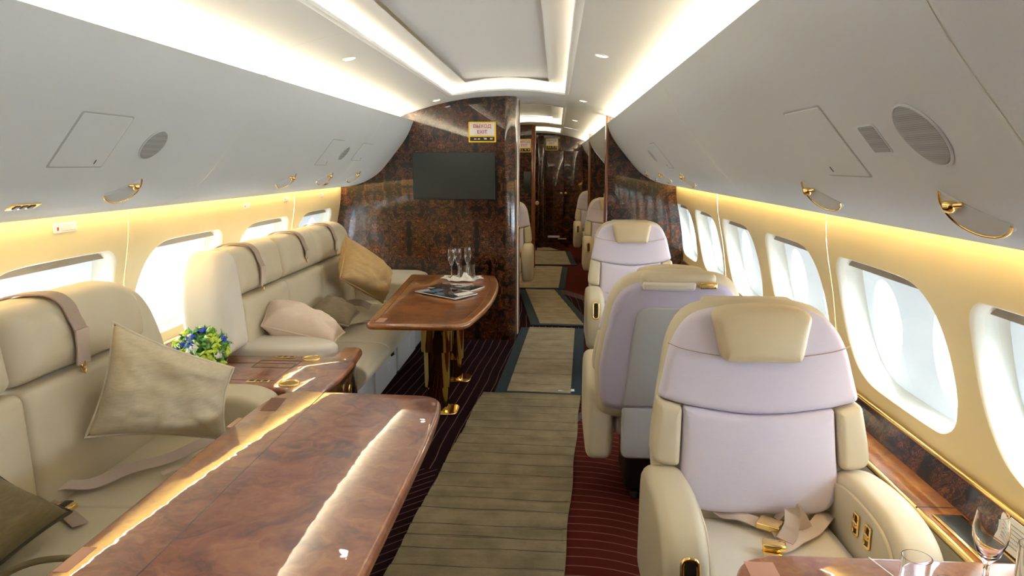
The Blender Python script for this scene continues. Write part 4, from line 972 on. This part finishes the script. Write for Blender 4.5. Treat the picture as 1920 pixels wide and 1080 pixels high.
# ------------------------------------------------------------------ club chairs (local: x across, front towards -y, origin on the floor)
def BK(off=0.):   # backrest plane: (a = x, b = z, c forward)
    return lambda a, b_, c: (a, .22*(b_-.6)-c-off, b_)
def mir(p): return p+[(-x, z, *r) for x, z, *r in p[::-1]]
def club_chair(label, group, belts=True):
    t = thing('club_chair', label, 'chair', (0, 0, 0), group)
    sil = mir([(-.20, .44, .03), (-.315, .46, .04), (-.335, .70, .08), (-.322, .80, .1), (-.305, .91, .1), (-.282, 1.06, .08), (-.215, 1.150, .08), (-.08, 1.168, .1)])
    pad('back_shell', rpoly(sil, 5, .04), BK(-.075), .13, .055, 'leather', t, rings=2)
    rs = mir([(-.21, .50, .02), (-.300, .52, .03), (-.318, .70, .08), (-.305, .80, .1), (-.287, .91, .1), (-.262, 1.045, .08), (-.20, 1.115, .08), (-.08, 1.13, .1)])
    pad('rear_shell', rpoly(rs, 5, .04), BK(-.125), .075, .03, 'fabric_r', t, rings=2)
    pad('rear_panel', rpoly(mir([(-.205, .53, .01), (-.165, 1.01, .06)]), 5, .05), BK(-.162), .02, .008, 'leather_g', t, rings=2)
    pad('rear_apron', rpoly(mir([(-.205, .27, .04), (-.205, .525, .01)]), 5, .05), lambda a, b_, c: (a, .12-c, b_), .05, .015, 'leather_g', t, rings=2)
    # front panels
    up = [(-.318, .866, .02), (-.302, .93, .06), (-.276, 1.05, .08), (-.21, 1.138, .08), (-.08, 1.156, .1), (.08, 1.156, .1), (.21, 1.138, .08), (.276, 1.05, .08), (.302, .93, .06), (.318, .866, .02), (.24, .842, .05), (0, .808, .25), (-.24, .842, .05)]
    pad('upper_back', rpoly(up, 6, .03), BK(-.005), .06, .024, 'fabric', t, bulge=.008, rings=5)
    for s_ in (-1, 1): tube('seam', [(s_*x, .22*(z-.6)-c, z) for x, z, c in cr([(.288, 1.040, .018), (.26, 1.030, .0285), (.22, 1.020, .031), (.17, 1.012, .033), (.125, 1.006, .034)], 4)], .0014, 'belt', t, n=5)
    lum = [(-.237, .840, .01), (0, .806, .25), (.237, .840, .01), (.243, .68, .05), (.250, .57, .06), (.20, .512, .09), (-.20, .512, .09), (-.250, .57, .06), (-.243, .68, .05)]
    pad('lumbar_cushion', rpoly(lum, 6, .03), BK(-.004), .07, .02, 'fabric', t, bulge=.020, rings=5)
    for s_ in (-1, 1):
        bo = [(s_*.318, .862, .02), (s_*.243, .838, .01), (s_*.250, .68, .05), (s_*.255, .655, .03), (s_*.338, .665, .05), (s_*.340, .72, .05)]
        pad('side_bolster', rpoly(bo, 5, .03), BK(-.008), .10, .02, 'leather', t, bulge=.004)
    hd = mir([(-.10, .995, .03), (-.124, 1.0, .03), (-.143, 1.09, .08), (-.158, 1.152, .05), (-.06, 1.170, .08)])
    pad('headrest', rpoly(hd, 6, .02), BK(.040), .095, .026, 'headrest', t, bulge=.010)
    pad('headrest_fold', rpoly([(-.155, 1.085, .02), (.155, 1.085, .02), (.158, 1.162, .03), (-.158, 1.162, .03)], 5, .04), BK(-.105), .13, .03, 'leather', t, bulge=.004)
    pad('headrest_pad', rpoly([(-.07, 1.088, .02), (.15, 1.088, .02), (.15, 1.125, .01), (-.07, 1.125, .01)], 5, .04), BK(-.170), .03, .012, 'leather_w', t)
    box('headrest_clip', (-.155, .275, 1.10), (-.085, .30, 1.125), 'gold', t, .004)
    # seat
    st = rpoly([(.04, .34, .02), (.04, .475, .03), (-.16, .492, .2), (-.42, .495, .08), (-.50, .44, .06), (-.48, .34, .03)], 5, .04)
    pad('seat', st, lambda a, b_, c: (c, a, b_), .455, .03, 'leather_w', t, bulge=.0)
    pad('seat_front', rpoly([(-.215, .20, .03), (.215, .20, .03), (.22, .36, .02), (-.22, .36, .02)], 4, .05), lambda a, b_, c: (a, -.43-c, b_), .08, .025, 'leather_w', t)
    for s_ in (-1, 1):
        ar = rpoly([(.10, .24, .04), (.09, .60, .03), (.03, .645, .06), (-.12, .675, .2), (-.34, .672, .12), (-.45, .60, .14), (-.485, .42, .12), (-.45, .24, .08)], 7, .04)
        a_ = pad('armrest', ar, lambda a, b_, c, s_=s_: (s_*.302+c, a, b_), .125, .035, 'leather', t, bulge=.004)
        ip = rpoly([(.04, .30, .02), (.04, .60, .03), (-.10, .642, .2), (-.33, .642, .12), (-.42, .58, .12), (-.45, .42, .12), (-.42, .30, .03)], 6, .04)
        pad('inner_panel', ip, lambda a, b_, c, s_=s_: (s_*(.2385)+c, a, b_), .012, .005, 'leather', a_, bulge=.002)
        if s_ < 0:
            tube('handle_frame', [(-.302+a, -.490+.25*b_, .555+b_) for a, b_ in rr(.040, .115, .02, 6, .02)], .0065, 'gold', a_, closed=True)
            pad('handle_slot', rr(.036, .11, .018, 6, .02), lambda a, b_, c: (-.302+a, -.486+.25*b_-c, .555+b_), .010, .003, 'dark', a_, rings=0)
            pad('latch', rr(.026, .030, .010, 4, .02), lambda a, b_, c: (-.302+a, -.494+.25*b_-c, .518+b_), .012, .004, 'gold', a_, rings=0)
        else:
            for yy, zz in ((-.20, .575), (-.275, .578)):
                tube('switch_frame', [(.228, yy+a, zz+b_) for a, b_ in rr(.030, .062, .003, 2, .03)], .0035, 'gold', a_, closed=True, n=6)
                box('switch_slot', (.229, yy-.014, zz-.030), (.233, yy+.014, zz+.030), 'dark', a_)
                box('switch_toggle', (.222, yy-.014, zz-.008), (.231, yy+.014, zz+.008), 'gold', a_, .003)
    box('pedestal_base', (-.17, -.34, .035), (.17, .0, .34), 'dark', t, .03)  # base and rails near black: shadow under the chair put into the colour
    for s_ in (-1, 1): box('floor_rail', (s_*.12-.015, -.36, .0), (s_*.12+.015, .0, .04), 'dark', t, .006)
    return t
GC = 'pale leather club chairs'
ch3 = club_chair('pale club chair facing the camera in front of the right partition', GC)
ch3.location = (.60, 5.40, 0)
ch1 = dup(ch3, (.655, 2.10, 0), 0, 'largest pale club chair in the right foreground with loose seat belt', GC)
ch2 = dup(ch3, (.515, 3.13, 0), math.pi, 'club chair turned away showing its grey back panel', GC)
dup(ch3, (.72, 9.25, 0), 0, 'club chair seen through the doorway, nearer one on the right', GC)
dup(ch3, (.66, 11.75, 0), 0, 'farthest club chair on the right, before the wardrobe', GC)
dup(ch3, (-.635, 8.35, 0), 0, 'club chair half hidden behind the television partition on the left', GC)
# seat belt on the near chair (local coordinates of that chair)
OFF[ch1.name] = Vector((0, 0, 0))
z_ = .50
ribbon('seat_belt', cr([(-.19, .03, .50), (-.15, .0, .52), (-.11, -.03, .505), (-.07, -.05, .512), (-.03, -.07, .508), (.0, -.10, .508)], 5), [(.3, 1, .2)]*26, .045, 'belt_l', ch1)
bb = box('buckle', (-.036, -.030, -.009), (.036, .030, .011), 'gold', ch1, .005, T=lambda x, y, z: (.012+x*.85+y*.5, -.115+y*.85-x*.5, .518+z))
box('buckle_slot', (.030, -.022, -.005), (.038, .022, .007), 'dark', bb, T=lambda x, y, z: (.012+x*.85+y*.5, -.115+y*.85-x*.5, .518+z))
ribbon('seat_belt', cr([(.24, .0, .51), (.20, -.05, .515), (.14, -.12, .508), (.07, -.18, .512), (.03, -.215, .510), (-.01, -.235, .508)], 5), (-.5, 1, .1), .05, 'belt_l', ch1)
ribbon('seat_belt', cr([(.12, -.12, .512), (.10, -.10, .55), (.075, -.12, .565), (.06, -.16, .53), (.03, -.20, .515)], 5), (.8, .6, .2), .05, 'belt', ch1)
ribbon('seat_belt', cr([(.05, -.06, .508), (.08, -.05, .53), (.10, -.09, .53), (.07, -.14, .512), (.01, -.16, .509)], 5), (.2, 1, .3), .028, 'belt', ch1)
box('belt_tongue', (-.034, -.022, -.008), (.034, .022, .012), 'gold', ch1, .006, T=lambda x, y, z: (-.012+x*.95+y*.25, -.235+y*.95-x*.2, .518+z))
box('belt_tongue', (-.026, -.018, -.003), (.026, .018, .001), 'gold', ch1, .001, T=lambda x, y, z: (-.025+x, -.265+y, .512+z))
